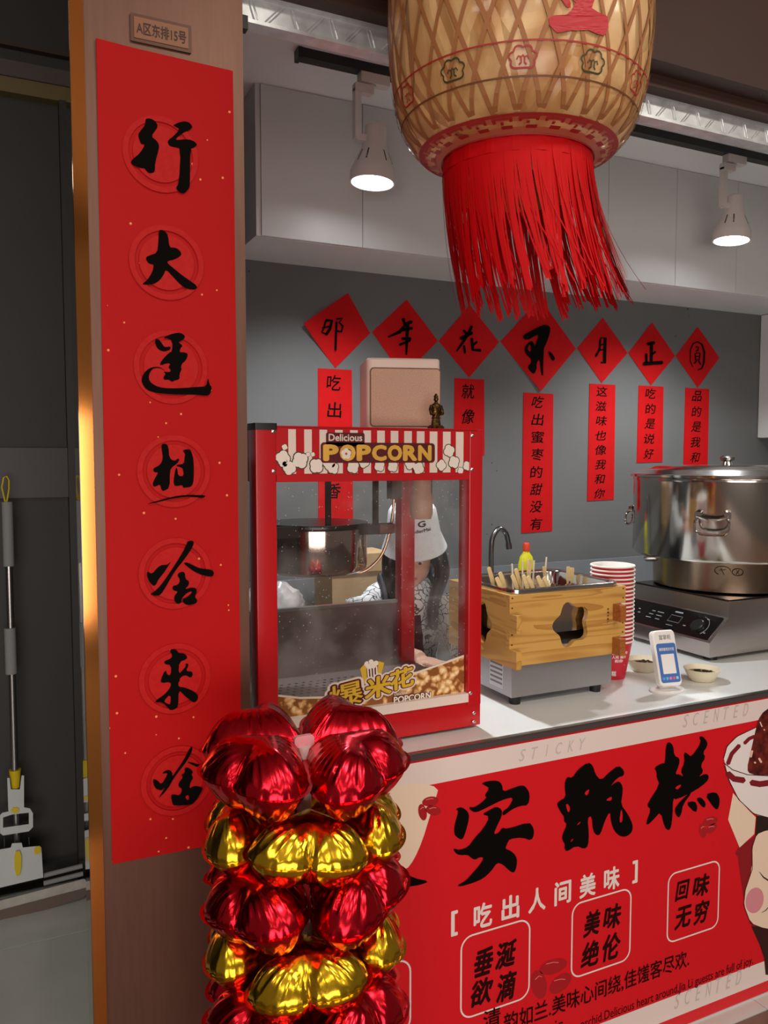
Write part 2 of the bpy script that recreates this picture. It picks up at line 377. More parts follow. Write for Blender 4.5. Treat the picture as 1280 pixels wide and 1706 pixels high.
CH = {
 'a': (200, 180, 7.111, [([(310,125),(350,120),(400,140),(440,185),(445,230),(420,262),(370,335),(430,380),(462,430),(462,480),(415,650),(415,750),(385,768),(340,770),(310,740),(290,712),(250,712),(180,688),(130,660),(130,630),(150,605),(240,530),(300,430),(250,428),(235,390),(215,330),(225,290),(300,200),(300,150)],),
   ([(625,205),(690,172),(760,155),(810,165),(845,195),(860,230),(820,260),(740,295),(650,372),(700,378),(780,368),(860,380),(920,430),(880,470),(830,480),(830,900),(820,950),(770,1005),(735,1012),(690,985),(660,945),(700,890),(720,480),(650,462),(590,450),(565,410),(575,375),(620,345),(710,252),(660,220)],)]),
 'b': (200, 370, 7.111, [([(460,98),(490,90),(530,105),(570,155),(585,300),(640,300),(690,318),(735,375),(700,415),(640,445),(565,460),(560,485),(640,550),(730,625),(830,695),(915,755),(905,800),(800,795),(720,745),(640,660),(545,555),(520,620),(470,690),(400,735),(330,740),(255,738),(320,690),(380,600),(405,500),(350,495),(315,460),(305,415),(360,390),(440,365),(455,240)],)]),
 'c': (200, 540, 7.111, [([(415,185),(440,172),(475,195),(510,250),(535,275),(600,262),(600,300),(540,322),(500,322),(445,290),(420,240)],),
   ([(510,165),(560,135),(640,108),(720,100),(775,140),(755,180),(710,205),(695,215),(745,255),(715,285),(705,335),(760,332),(805,350),(795,400),(770,440),(735,465),(720,520),(735,525),(705,590),(705,655),(650,665),(615,685),(580,655),(515,660),(520,615),(545,590),(510,560),(590,570),(605,545),(570,510),(600,470),(560,460),(480,490),(475,460),(520,400),(580,340),(620,320),(620,200),(560,165)],),
   ([(545,560),(480,520),(420,518),(380,535),(345,590),(340,650),(370,700),(460,748),(600,762),(780,755),(930,742),(1025,740),(1042,625),(1062,720),(1090,745),(1070,830),(1030,850),(900,835),(720,835),(560,828),(400,810),(310,775),(260,700),(255,640),(290,570),(350,520),(420,504),(480,510)],)]),
 'd': (200, 720, 7.111, [([(490,140),(540,135),(575,170),(582,300),(640,345),(690,310),(705,325),(680,370),(620,410),(590,460),(590,660),(510,700),(490,680),(475,615),(420,645),(390,640),(390,590),(460,470),(410,480),(385,435),(480,385),(510,310),(495,220)],),
   ([(740,215),(800,200),(840,210),(875,330),(875,560),(855,640),(800,655),(745,660),(745,625),(660,640),(640,620),(635,570),(660,420),(680,430),(690,520),(755,520),(750,450),(735,420),(665,400),(680,385),(760,375),(765,300),(775,260)],),
   ([(300,858),(400,825),(560,780),(700,750),(840,742),(1025,748),(985,782),(900,770),(760,765),(600,790),(440,832)],)]),
 'e': (200, 880, 7.111, [([(325,510),(380,545),(440,470),(490,435),(560,435),(610,390),(570,450),(520,530),(460,600),(415,690),(370,665),(335,610),(318,550)],),
   ([(800,150),(870,150),(875,185),(840,260),(740,400),(680,470),(620,560),(540,700),(490,780),(440,805),(350,785),(410,750),(480,680),(560,570),(640,450),(740,290),(790,190)],),
   ([(745,410),(800,405),(870,440),(950,478),(1090,490),(1115,530),(1100,575),(1030,570),(930,540),(850,495)],),
   ([(720,515),(770,520),(775,605),(820,625),(815,675),(765,725),(850,700),(905,710),(910,760),(885,815),(920,850),(900,895),(800,915),(745,880),(740,840),(790,825),(830,790),(860,745),(800,760),(730,830),(730,880),(690,900),(650,875),(640,820),(660,780),(690,750),(625,735),(620,685),(690,670),(715,615),(675,550)],)]),
 'f': (200, 1060, 7.111, [([(585,165),(630,150),(680,170),(690,200),(750,200),(795,230),(795,270),(700,305),(695,450),(745,400),(785,350),(770,330),(800,320),(815,340),(780,415),(850,415),(865,450),(845,495),(765,455),(705,500),(710,530),(690,545),(695,600),(760,605),(850,640),(910,680),(930,730),(900,780),(860,780),(760,700),(695,630),(690,830),(660,860),(600,880),(560,840),(500,780),(410,785),(440,750),(540,680),(605,595),(600,540),(490,555),(480,520),(540,390),(560,460),(605,460),(605,340),(540,335),(515,300),(610,260),(620,225)], [(600,680),(515,770),(560,800),(600,810)])]),
 'g': (200, 1230, 7.111, [([(830,110),(860,95),(855,150),(800,260),(700,390),(640,470),(560,610),(450,720),(480,670),(560,540),(650,410),(760,250)],),
   ([(385,480),(440,495),(490,550),(540,470),(570,410),(490,420),(550,375),(600,380),(630,430),(590,520),(520,600),(480,620),(410,590)],),
   ([(785,275),(850,285),(930,310),(1040,315),(1040,345),(920,345),(850,310)],),
   ([(765,345),(820,350),(870,400),(845,430),(870,470),(835,520),(820,600),(870,565),(940,570),(985,590),(960,640),(900,740),(850,790),(640,800),(620,770),(600,670),(640,665),(710,680),(740,600),(690,570),(700,520),(750,460),(720,435),(770,410)], [(770,690),(815,665),(820,730),(790,730)])]),
 'h': (740, 1280, 7.111, [([(440,180),(520,150),(640,145),(690,190),(700,280),(800,240),(930,195),(985,235),(1020,310),(1000,440),(900,445),(800,490),(700,570),(690,515),(770,460),(830,340),(700,370),(560,440),(440,500),(370,525),(310,495),(300,455),(350,465),(430,420),(510,345),(480,325),(540,235),(490,205)],),
   ([(135,490),(190,458),(250,480),(300,540),(290,640),(240,810),(205,850),(130,800),(120,740),(125,670),(175,500)],),
   ([(450,545),(530,500),(620,450),(690,490),(685,570),(640,660),(585,785),(650,765),(690,700),(750,720),(1010,635),(1060,700),(1070,780),(1035,858),(930,820),(780,835),(750,890),(725,955),(790,975),(850,1030),(870,1100),(850,1210),(820,1240),(770,1210),(700,1140),(630,1115),(560,1220),(460,1310),(340,1360),(200,1400),(150,1390),(260,1330),(340,1240),(420,1150),(475,1060),(430,1050),(360,1088),(310,1050),(280,1025),(180,1030),(130,1000),(108,945),(180,970),(290,930),(350,840),(470,710),(545,570)],)]),
 'i': (910, 1250, 7.529, [([(530,148),(590,190),(620,300),(690,380),(800,270),(910,188),(980,250),(980,320),(900,340),(800,460),(860,410),(920,385),(965,450),(960,560),(940,680),(1030,800),(1090,930),(1085,1020),(1020,1080),(940,1085),(860,1020),(815,900),(805,760),(740,880),(690,1040),(650,1075),(590,1020),(575,820),(520,850),(540,1040),(530,1200),(480,1240),(380,1195),(260,1275),(230,1230),(240,1180),(200,1120),(210,1050),(265,930),(225,890),(230,840),(180,770),(135,680),(160,640),(250,590),(235,470),(240,390),(270,330),(330,350),(400,240)],
   [(475,535),(555,475),(520,580)], [(245,680),(275,670),(310,730),(280,795)], [(740,630),(830,570),(825,635)], [(945,720),(965,800),(960,905),(918,905)], [(375,950),(435,885),(430,920)], [(300,1160),(340,1095),(340,1130)])]),
 'j': (1060, 1210, 7.529, [([(410,190),(470,240),(480,370),(550,400),(540,490),(490,605),(545,600),(600,640),(560,560),(610,460),(600,320),(660,350),(680,380),(730,340),(820,200),(790,130),(840,125),(900,200),(890,260),(840,330),(875,390),(810,490),(850,570),(780,640),(880,590),(920,630),(890,700),(740,810),(510,920),(465,900),(460,1120),(440,1270),(410,1310),(360,1270),(310,1070),(230,1160),(150,1240),(125,1215),(190,1040),(145,1010),(150,960),(300,730),(260,650),(260,570),(225,520),(330,460),(365,470),(375,240)], [(485,770),(560,725),(570,750),(520,800)]),
   ([(700,835),(590,980),(570,1100),(535,1155),(485,1080),(500,1000),(660,840)],), ([(620,960),(740,935),(775,1010),(750,1095)],), ([(755,910),(810,885),(880,960),(860,1030),(810,990)],), ([(865,855),(1000,820),(1050,890),(1050,980),(1020,1055),(960,1000)],)]),
 'k': (830, 490, 9.143, [([(360,640),(500,560),(700,460),(780,480),(805,540),(760,700),(700,830),(700,870),(690,1050),(690,1300),(670,1330),(650,1150),(635,990),(590,1040),(590,1150),(550,1220),(500,1190),(445,1110),(510,1040),(500,980),(430,920),(405,850),(420,780),(510,705),(545,740),(560,800),(620,640),(600,620),(430,712)], [(470,870),(450,830),(490,750),(510,880)]), ([(755,865),(810,880),(870,970),(865,1005),(825,1020)],)]),
}
def brush(name, key, Y, parent, ink=INK):
    ox, oy, s, polys = CH[key]; m = MB()
    for pp in polys:
        pp = [chaikin(crop(p, ox, oy, s)) for p in pp]
        m.flat(pp[0], lambda a, b: W(a, b, Y=Y), pp[1:])
    return m.build(name, ink, parent, smooth=0, fix=False)
for key in 'abcdefg': brush('brush_character', key, yc - .0042, cp)

# ---------------------------------------------------------------- galvanised channel across the opening
GALV = mat('galvanised_steel', (214, 220, 222), rough=0.34, metal=0.45, noise=0.18, nscale=26)
tr = thing('galvanised_channel', (2.2, 1.575, 2.50), 'galvanised metal channel with slanting pressed ribs spanning the shop opening', 'channel')
B(0.44, 3.95, 1.58, 1.60, 2.503, 2.556).build('web', GALV, tr)
B(0.44, 3.95, 1.565, 1.60, 2.497, 2.504).build('lip', GALV, tr)
B(0.44, 3.95, 1.572, 1.60, 2.551, 2.557).build('top_lip', GALV, tr)
x = 0.47; i = 0
rib = None
while x < 3.9:
    pts = []
    sl = 0.018 if i % 2 else -0.006
    for a in range(16):
        t = 2 * math.pi * a / 16; u = 0.0042 * math.cos(t); v = 0.019 * (1 if math.sin(t) > 0 else -1) * abs(math.sin(t)) ** .35
        pts.append((u + v / .019 * sl, 0, v))
    o = MB().tube([(x + p[0], 1.5795, 2.5275 + p[2]) for p in pts], 0.0016, 5, closed=True).build('rib', GALV, tr)
    x += 0.042; i += 1
B(0.441, 0.452, 1.555, 1.575, 2.478, 2.503).build('end_bracket', BLACK, tr)

# ---------------------------------------------------------------- lighting track and spot heads
YT = 2.345
tk = thing('lighting_track', (2.3, YT, 2.87), 'black lighting track fixed along the white ceiling', 'track')
B(0.84, 3.9, YT - .018, YT + .018, 2.842, 2.8705).build('rail', BLACK, tk)
MB().box(0.828, 0.84, YT - .020, YT + .020, 2.838, 2.8705).build('end_cap', BLACK, tk)
SPOTW = mat('white_spot_enamel', (222, 214, 208), rough=0.35)
def make_spot(x, label):
    t = thing('track_spotlight', (x, YT, 2.842), label, 'spotlight', 'spotlights hanging from the black track')
    MB().rbox(-.045, .055, -.017, .017, -.030, 0, .004).build('adapter', SPOTW, t, local=True)
    m = MB().rbox(-.062, .0, -.012, .012, -.062, -.034, .004, ax='y'); m.box(-.062, -.042, -.011, .011, -.20, -.05); m.box(-.055, .0, -.010, .010, -.205, -.185)
    m.lathe([(.012, -.036), (.012, -.028)], 12)
    m.build('arm', SPOTW, t, local=True)
    T = Matrix.Translation((.012, 0, -.15)) @ Matrix.Rotation(R(4), 4, 'Y')
    hd = MB().lathe([(.0, 0), (.028, 0), (.034, -.006), (.036, -.05), (.042, -.075), (.060, -.115), (.069, -.138), (.071, -.142), (.071, -.176), (.066, -.176), (.062, -.150), (.03, -.10)], 32, M=T, caps=False).build('head', SPOTW, t, local=True)
    for a in range(12):
        ang = 2 * math.pi * (a + .5) / 12
        if a % 6 in (2, 5): continue
        MB().box(-.0022, .0022, -.001, .004, -.020, .020, M=T @ Matrix.Rotation(ang, 4, 'Z') @ Matrix.Translation((0, -.0535, -.103)) @ Matrix.Rotation(R(-24), 4, 'X')).build('vent_slot', BLACK, hd, local=True)
    for dx in (-.006, .01): MB().lathe([(.003, 0), (.003, .008)], 8, (dx, 0, 0), M=T).build('screw', STEEL, hd, local=True)
    MB().lathe([(.0005, -.168), (.030, -.169), (.064, -.166)], 32, M=T, caps=False).build('lens', mat('lit_lamp_face', (255, 255, 255), emit=(0.92, 0.97, 1.0), estr=14.0), t, local=True)
    l = bpy.data.lights.new('spot_beam', 'SPOT'); l.energy = 78; l.spot_size = R(128); l.spot_blend = 0.75; l.shadow_soft_size = 0.05; l.color = (0.97, 0.985, 1.0)
    lo = bpy.data.objects.new('spot_beam', l); COL.objects.link(lo); lo.parent = t; lo.location = (.012, 0, -.335)
    return t
make_spot(1.075, 'white track spotlight nearest to the open end of the black track')
make_spot(2.635, 'white track spotlight farther along the black track, above the steamer pot')

# ---------------------------------------------------------------- wall cabinets
DOOR = mat('white_cabinet_door', (214, 215, 213), rough=0.4)
CABB = mat('grey_cabinet_carcass', (214, 215, 213), rough=0.4)
xs = [0.794, 1.155, 1.515, 1.874, 2.233, 2.598, 2.955, 3.31, 3.52]
for i in range(8):
    x0, x1 = xs[i], xs[i + 1]
    lab = ['white wall cabinet at the open end of the row, its side panel showing', 'white wall cabinet right behind the first track spotlight', 'white wall cabinet directly behind the lantern fringe, over the flower diamond',
           'white wall cabinet behind the lantern, over the largest red diamond', 'white wall cabinet just clear of the lantern fringe', 'white wall cabinet between the lantern fringe and the far spotlight',
           'white wall cabinet behind the far spotlight head', 'narrow white wall cabinet meeting the side cupboard'][i]
    c = thing('wall_cabinet', ((x0 + x1) / 2, 2.77, 2.387), lab, 'cabinet', 'row of white wall cabinets')
    B(x0, x1, 2.622, YW + .002, 2.387, 2.871).build('body', CABB, c)
    B(x0 + .0012, x1 - .0012, 2.60, 2.6205, 2.388, 2.868).build('door', DOOR, c)
    if i == 0: B(x0 - .016, x0, 2.606, YW, 2.387, 2.87).build('end_panel', CABB, c)
sc_ = thing('side_cupboard', (3.73, 2.6, 1.76), 'pale grey cupboard hanging on the side wall beyond the steamer', 'cupboard')
B(3.535, 3.949, 2.0, YW + .001, 1.765, 2.386).build('body', DOOR, sc_)
for y0, y1 in ((2.002, 2.46), (2.464, 2.93)): B(3.518, 3.536, y0, y1, 1.767, 2.384).build('door', DOOR, sc_)

# ---------------------------------------------------------------- red diamonds and strips on the back wall
YD = YW - 0.0022
DI = [('那', [(503, 540), (580, 488), (617, 555), (559, 613)]), ('年', [(620, 553), (678, 499), (730, 568), (672, 627)]), ('花', [(731, 568), (783, 508), (832, 570), (782, 629)]),
      ('界', [(834, 569), (900, 497), (960, 581), (900, 652)]), ('月', [(962, 580), (1005, 529), (1046, 588), (1003, 638)]), ('正', [(1047, 588), (1087, 537), (1125, 593), (1085, 642)]), ('圆', [(1126, 593), (1163, 544), (1199, 596), (1163, 646)])]
ST = {'那': (500, 480, 8, [([(345, 430), (425, 432), (402, 540), (350, 618)], 40), ([(342, 440), (318, 530), (292, 590), (350, 612)], 26), ([(300, 528), (385, 512)], 24), ([(488, 450), (480, 640), (474, 825)], 30), ([(490, 412), (565, 402), (522, 455), (572, 505), (552, 580), (500, 572)], 26)]),
      '年': (620, 490, 5.818, [([(302, 238), (318, 290), (385, 268)], 34), ([(335, 285), (270, 365), (158, 415)], [26, 34, 16]), ([(300, 348), (390, 330)], 28), ([(292, 432), (376, 432)], 28), ([(346, 300), (338, 450), (333, 585)], [36, 30, 18]), ([(268, 492), (372, 448)], 24)]),
      '花': (620, 490, 5.818, [([(860, 430), (970, 375)], 34), ([(890, 352), (930, 398)], 26), ([(968, 312), (925, 400)], 28), ([(925, 395), (880, 470), (822, 552)], [34, 26, 14]), ([(893, 500), (902, 570)], 22), ([(968, 430), (978, 540), (1052, 545)], 30), ([(985, 492), (1018, 462)], 22)]),
      '月': (960, 510, 5.12, [([(208, 285), (202, 370), (170, 428)], 18), ([(208, 274), (250, 270), (244, 485), (216, 480)], [16, 26, 28, 18]), ([(205, 330), (238, 326)], 13), ([(200, 376), (238, 370)], 13)]),
      '正': (960, 510, 5.12, [([(612, 322), (668, 312)], 28), ([(645, 320), (642, 480)], 26), ([(645, 412), (678, 390)], 20), ([(600, 408), (602, 480)], 22), ([(578, 492), (736, 480)], 30)]),
      '圆': (960, 510, 5.12, [([(1000, 520), (975, 470), (978, 370), (1000, 320), (1035, 303), (1075, 325), (1096, 390), (1092, 480), (1075, 530), (1040, 545)], [5, 8, 8, 10, 12, 14, 16, 16, 14, 8]), ([(1022, 350), (1046, 350), (1040, 380), (1026, 380)], 12), ([(1018, 400), (1058, 400), (1054, 455), (1020, 458), (1018, 400)], 12), ([(1020, 430), (1052, 428)], 9), ([(1030, 465), (1010, 490)], 12), ([(1045, 462), (1064, 498)], 12)])}
for ch, cs in DI:
    P4 = [W(x, y, Y=YD) for x, y in cs]; c = sum(P4, Vector()) / 4
    lbl = {'那': 'red diamond paper with one black character, its corner lifting off the wall', '界': 'largest red diamond paper, with a bold black cursive character',
           '年': 'red diamond paper rising from behind the white speaker', '花': 'red diamond paper above the strip beside the white speaker', '月': 'red diamond paper above the strip of eight small characters',
           '正': 'red diamond paper above the short strip of five small characters', '圆': 'red diamond paper whose black character sits inside an inked oval'}[ch]
    t = thing('diamond_paper', (c.x, YW, P4[3].z), lbl, 'paper', 'row of red diamond papers')
    m = MB(); n = 6; g = []
    for i in range(n + 1):
        for j in range(n + 1):
            p = (P4[0].lerp(P4[1], i / n)).lerp(P4[3].lerp(P4[2], i / n), j / n)
            lift = 0.02 * max(0, 1 - (i / n + j / n) / .8) ** 1.5 if ch == '那' else (0.010 * max(0, (j / n) - (i / n) - .2) if ch == '界' else 0.0015 * math.sin(i * 1.7 + j))
            p.y = YD - max(0, lift); g.append(p)
    m.v = g + [Vector((p.x, p.y + .0012, p.z)) for p in g]; N0 = len(g)
    for i in range(n):
        for j in range(n):
            f = (i * (n + 1) + j, i * (n + 1) + j + 1, (i + 1) * (n + 1) + j + 1, (i + 1) * (n + 1) + j); m.f += [f, tuple(q + N0 for q in f[::-1])]
    for i in range(n):
        for e0, e1 in (((i, 0), (i + 1, 0)), ((i, n), (i + 1, n)), ((0, i), (0, i + 1)), ((n, i), (n, i + 1))):
            a_, b_ = e0[0] * (n + 1) + e0[1], e1[0] * (n + 1) + e1[1]; m.f.append((a_, b_, b_ + N0, a_ + N0))
    m.build('paper', RED_CARD, t)
    if ch == '界': brush('brush_character', 'k', YD - .0045, t)
    else:
        ox, oy, s, sts = ST[ch]; m = MB(); yk = YD - (.004 if ch != '那' else .006)
        for pts, wd in sts: m.flat(stroke(crop(pts, ox, oy, s), [q / s for q in wd] if isinstance(wd, list) else wd / s), lambda a, b: W(a, b, Y=yk))
        m.build('brush_character', INK, t, smooth=0, fix=False)
STR = [('吃出糯米香', (529, 614, 587, 612 + 260), 'wide red paper strip hanging under the lifted diamond, partly behind the popcorn machine', 82),
       ('就像我', (757, 630, 806, 760), 'red paper strip beside the white speaker, cut off by the popcorn machine', 62),
       ('吃出蜜枣的甜没有', (872, 654, 919, 887), 'longest red paper strip, under the largest diamond', 28),
       ('这滋味也像我和你', (982, 639, 1022, 834), 'red paper strip with eight small characters beside the longest strip', 24),
       ('吃的是说好', (1064, 642, 1103, 771), 'short red paper strip with five small characters clear of the pot lid', 24),
       ('品的是我和你', (1142, 646, 1178, 800), 'red paper strip running down behind the steamer pot lid', 23)]
for s, (a, b, c, d), lab, step in STR:
    p0, p1 = W(a, b, Y=YD), W(c, d, Y=YD); x0, x1 = p0.x, p1.x; z1 = W((a + c) / 2, b + 1, Y=YD).z; z0 = W((a + c) / 2, d, Y=YD).z
    t = thing('paper_strip', ((x0 + x1) / 2, YW, z0), lab, 'paper', 'red paper strips under the diamonds')
    MB().prism([(x0, z0), (x1 + .004, z0 + .004), (x1, z1), (x0 + .002, z1)], lambda u, v, w_: (u, w_, v), YD - .0004, YW + .0005).build('paper', RED_CARD, t)
    hgt = z1 - z0; n = len(s); wd = (x1 - x0) * .42; xm = (x0 + x1) / 2 - .004
    pitch = hgt / n if n > 5 else {3: .105, 5: (.098 if x0 > 2 else .105)}[n]
    if s[0] == '吃' and n == 5 and x0 > 2: pitch = hgt / 5.1
    for q, chh in enumerate(s):
        zc = z1 - pitch * (q + .5); hh = min(wd, pitch * .68)
        if zc < z0: break
        dx = random.uniform(-.003, .003)
        text_into(MB(), chh, lambda u, v: (u, YD - .0012, v), xm - wd / 2 + dx, xm + wd / 2 + dx, zc - hh / 2, zc + hh / 2, 0.010, random.uniform(.05, .3)).build('character', INK, t, smooth=0, fix=False)
# ================================================================ service counter
CT = 1.01
ct = thing('service_counter', (1.9, 1.85, FZ), 'long white-topped service counter with dark edge along the shop front', 'counter')
B(0.445, 3.94, YF, 2.13, FZ, .975).build('body', mat('counter_body', (150, 150, 150), rough=0.6), ct)
sct = thing('stove_counter', (2.95, 2.3, FZ), 'deeper white counter section behind the stove and steamer pot', 'counter')
B(1.96, 3.94, 2.141, 2.47, FZ, .975).build('body', MATS['counter_body'], sct)
TOP = mat('white_worktop', (226, 230, 230), rough=0.25, noise=0.02, nscale=8)
B(0.445, 3.94, YF + .002, 2.14, .975, CT).build('worktop', TOP, ct); B(1.95, 3.94, 2.14, 2.48, .975, CT).build('worktop', TOP, sct)
B(0.445, 3.94, YF - .006, YF + .003, .993, 1.0095).build('edge_strip', mat('dark_edge', (74, 66, 66), rough=0.35), ct)
B(0.445, 3.94, YF - .008, YF + .004, 1.0075, 1.0104).build('edge_trim', STEEL, ct)
B(0.445, 3.94, YF - .004, YF + .02, FZ, .116).build('plinth', mat('plinth_white', (200, 200, 200), rough=0.4), ct)

# ---------------------------------------------------------------- printed banner on the counter front
YB = YF - .0015
bn = thing('counter_banner', (1.9, YF, .116), 'red printed banner with big black brush characters covering the counter front', 'banner')
BR = mat('banner_red', (214, 16, 30), rough=0.38); BW = mat('banner_white', (228, 214, 208), rough=0.38)
B(0.45, 3.92, YB, YF, .116, .993).build('sheet', BR, bn)
def bmap(d): return lambda a, b: (a, YB - d, b)
def PB(x, y): p = W(x, y, Y=YB); return (p.x, p.z)
def bpoly(name, polys, m, d, smooth_k=0, px=True):
    mb = MB()
    for pl in polys:
        if px: pl = [PB(*q) for q in (chaikin(pl, smooth_k) if smooth_k else pl)]
        mb.flat(pl, bmap(d))
    return mb.build(name, m, bn, smooth=0, fix=False)
def c2(p): return (660 + p[0] / 2.0645, 1150 + p[1] / 2.0645)
bpoly('white_band', [[(.55, .930), (3.92, .930), (3.92, .9865), (.55, .9865)]], BW, .0004, px=False)
bpoly('white_band', [[(.55, .150), (3.92, .150), (3.92, .213), (.55, .213)]], BW, .0004, px=False)
GHOST = mat('banner_ghost_grey', (196, 188, 184), rough=0.4)
def btext(name, s, x0, x1, yl, yh, m, d=.0009, bold=.02, shear=0.0, parent=None):
    # rectangle from photo pixels: x-range, and at the middle column the y of top (yh) and bottom (yl)
    xm = (x0 + x1) / 2; X0 = PB(x0, (yl + yh) / 2)[0]; X1 = PB(x1, (yl + yh) / 2)[0]
    return text_into(MB(), s, bmap(d), X0, X1, PB(xm, yl)[1], PB(xm, yh)[1], bold, shear).build(name, m, bn, smooth=0, fix=False)
def spaced(name, s, x0, x1, yl, yh, m, fill=.62, bold=.02, shear=0.0):
    xm = (x0 + x1) / 2; X0 = PB(x0, (yl + yh) / 2)[0]; X1 = PB(x1, (yl + yh) / 2)[0]; z0, z1 = PB(xm, yl)[1], PB(xm, yh)[1]; n = len(s); wd = (X1 - X0) / n
    for i, ch in enumerate(s):
        if ch == ' ': continue
        c = X0 + wd * (i + .5); h = wd * fill / 2 * (.35 if ch in '[]I' else 1)
        text_into(MB(), ch, bmap(.0009), c - h, c + h, z0, z1, bold, shear).build(name, m, bn, smooth=0, fix=False)
spaced('ghost_letter', 'STICKY', 860, 980, 1258, 1239, GHOST, .55, .0, .3)
spaced('ghost_letter', 'SCENTED', 1134, 1250, 1202, 1181, GHOST, .55, .0, .3)
spaced('ghost_letter', 'SCENTED', 1120, 1238, 1660, 1636, GHOST, .55, .0, .3)
for key in 'hij': brush('brush_character', key, YB - .0010, bn)
bpoly('brush_tail', [[(640, 1440), (672, 1452), (690, 1463), (716, 1468), (700, 1474), (680, 1477), (640, 1480)]], INK, .0010, 1)
spaced('slogan_character', '[吃出人间美味]', 733, 1076, 1516, 1476, PRINT_WHITE, .66, .028)
def outline_box(x0, x1, yt, yb, r, w_):
    xm = (x0 + x1) / 2; X0, X1, z0, z1 = PB(x0, (yt + yb) / 2)[0], PB(x1, (yt + yb) / 2)[0], PB(xm, yb)[1], PB(xm, yt)[1]
    MB().flat(rrect(X0, X1, z0, z1, r), bmap(.0007), [rrect(X0 + w_, X1 - w_, z0 + w_, z1 - w_, r - w_)]).build('rounded_frame', PRINT_WHITE, bn, smooth=0, fix=False)
outline_box(767, 883, 1545, 1681, .032, .0042); outline_box(952, 1051, 1492, 1615, .030, .0042); outline_box(1112, 1198, 1444, 1558, .028, .0042)
outline_box(560, 685, 1612, 1740, .034, .0042)
INKB = mat('banner_ink', (40, 8, 8), rough=0.6, spec=.1)
def chb(ch, cx, cy, w_, h_, bold=.03, shear=.18):
    a = PB(cx - w_ / 2, cy); b = PB(cx + w_ / 2, cy); z0 = PB(cx, cy + h_ / 2)[1]; z1 = PB(cx, cy - h_ / 2)[1]
    text_into(MB(), ch, bmap(.0009), a[0], b[0], z0, z1, bold, shear).build('small_character', INKB, bn, smooth=0, fix=False)
for ch, cx, cy, w_, h_ in (('垂', 806, 1602, 32, 46), ('涎', 843, 1590, 36, 44), ('欲', 803, 1652, 38, 44), ('滴', 844, 1643, 34, 48),
                           ('美', 986, 1538, 28, 42), ('味', 1020, 1527, 30, 40), ('绝', 983, 1589, 30, 42), ('伦', 1019, 1577, 30, 44),
                           ('回', 1137, 1483, 24, 32), ('味', 1168, 1475, 28, 36), ('无', 1138, 1528, 28, 36), ('穷', 1169, 1519, 26, 38)): chb(ch, cx, cy, w_, h_)
btext('poem_line', '韵如兰.美味心间绕,佳馐客尽欢.', 840, 1147, 1645 + 22, 1645 - 10, INKB, bold=.012)
btext('poem_line', '清', 805, 834, 1713, 1680, INKB, bold=.012)
btext('english_line', 'like orchid.Delicious heart around,Jia Li guests are full of joy.', 944, 1253, 1655 + 14, 1655 - 5, INKB, bold=.0)
btext('english_line', 'The charm is', 790, 938, 1742, 1722, INKB, bold=.0)
# red dates scattered on the print
DATE = mat('date_red', (168, 20, 30), rough=0.3, coat=0.5); DHI = mat('date_highlight', (232, 120, 120), rough=0.4)
for cx, cy, rx, ry, an in ((922, 1610, 24, 12, .35), (898, 1640, 13, 24, .15), (934, 1638, 22, 12, .75), (717, 1335, 14, 8, .2), (722, 1350, 13, 8, -.2), (704, 1353, 7, 14, .2), (1184, 1368, 13, 7, .3), (1171, 1384, 6, 12, .15), (1186, 1380, 11, 6, .7)):
    pl = [(cx + rx * math.cos(t) * math.cos(an) + ry * math.sin(t) * math.sin(an), cy - rx * math.cos(t) * math.sin(an) + ry * math.sin(t) * math.cos(an)) for t in [2 * math.pi * i / 20 for i in range(20)]]
    bpoly('date', [pl], DATE, .0006)
    bpoly('date_glint', [stroke([(cx - rx * .5, cy - ry * .35), (cx, cy - ry * .6), (cx + rx * .35, cy - ry * .55)], 1.2)], DHI, .0009)
# illustration at the far end: bowl with dark cake, sleeve, cheek
def c8(pl): return [(1200 + x / 3.9675, 1170 + y / 3.9675) for x, y in pl]
XM = PB(1200 + 420 / 3.9675, 1400)[0]
def bsym(name, polys, m, d, smooth_k=0):
    # the figure is drawn symmetrical about its middle
    pw = [[((XM + .0005) if q[0] > 1299 else PB(*q)[0], PB(*q)[1]) for q in (chaikin(pl, smooth_k) if smooth_k else pl)] for pl in polys]
    bpoly(name, pw, m, d, px=False); bpoly(name, [[(2 * XM - x, z) for x, z in pl] for pl in pw], m, d, px=False)
SK = mat('print_cream', (236, 214, 190), rough=0.4); LINE = mat('print_line', (40, 22, 18), rough=0.5); MAR = mat('print_maroon', (128, 24, 36), rough=0.4); BOWLW = mat('print_bowl_white', (236, 230, 228), rough=0.4)
bsym('sleeve_print', [c8([(120, 960), (100, 1000), (118, 1025), (130, 1120), (155, 1290), (200, 1450), (260, 1600), (310, 1720), (420, 1720), (420, 760), (235, 880)])], mat('print_dark_red', (140, 22, 30), rough=.4), .0005)
bsym('hair_print', [c8([(232, 880), (240, 750), (420, 740), (420, 900), (260, 880)])], LINE, .0007)
bsym('robe_print', [c8([(205, 1480), (260, 1600), (290, 1690), (300, 1800), (420, 1800), (420, 1480)])], mat('print_dark_robe', (52, 22, 22), rough=.4), .0006)
bsym('arm_print', [c8([(85, 600), (52, 775), (128, 960), (225, 870), (235, 760), (190, 715)])], SK, .0008, 0)
bsym('face_print', [c8([(300, 845), (240, 870), (210, 960), (212, 1100), (165, 1240), (155, 1340), (200, 1460), (290, 1495), (420, 1500), (420, 840)])], SK, .0009, 1)
bsym('face_line', [stroke(c8([(300, 845), (240, 870), (210, 960), (212, 1100), (165, 1240), (155, 1340), (200, 1460), (290, 1495), (420, 1500)]), 1.1)], LINE, .0011)
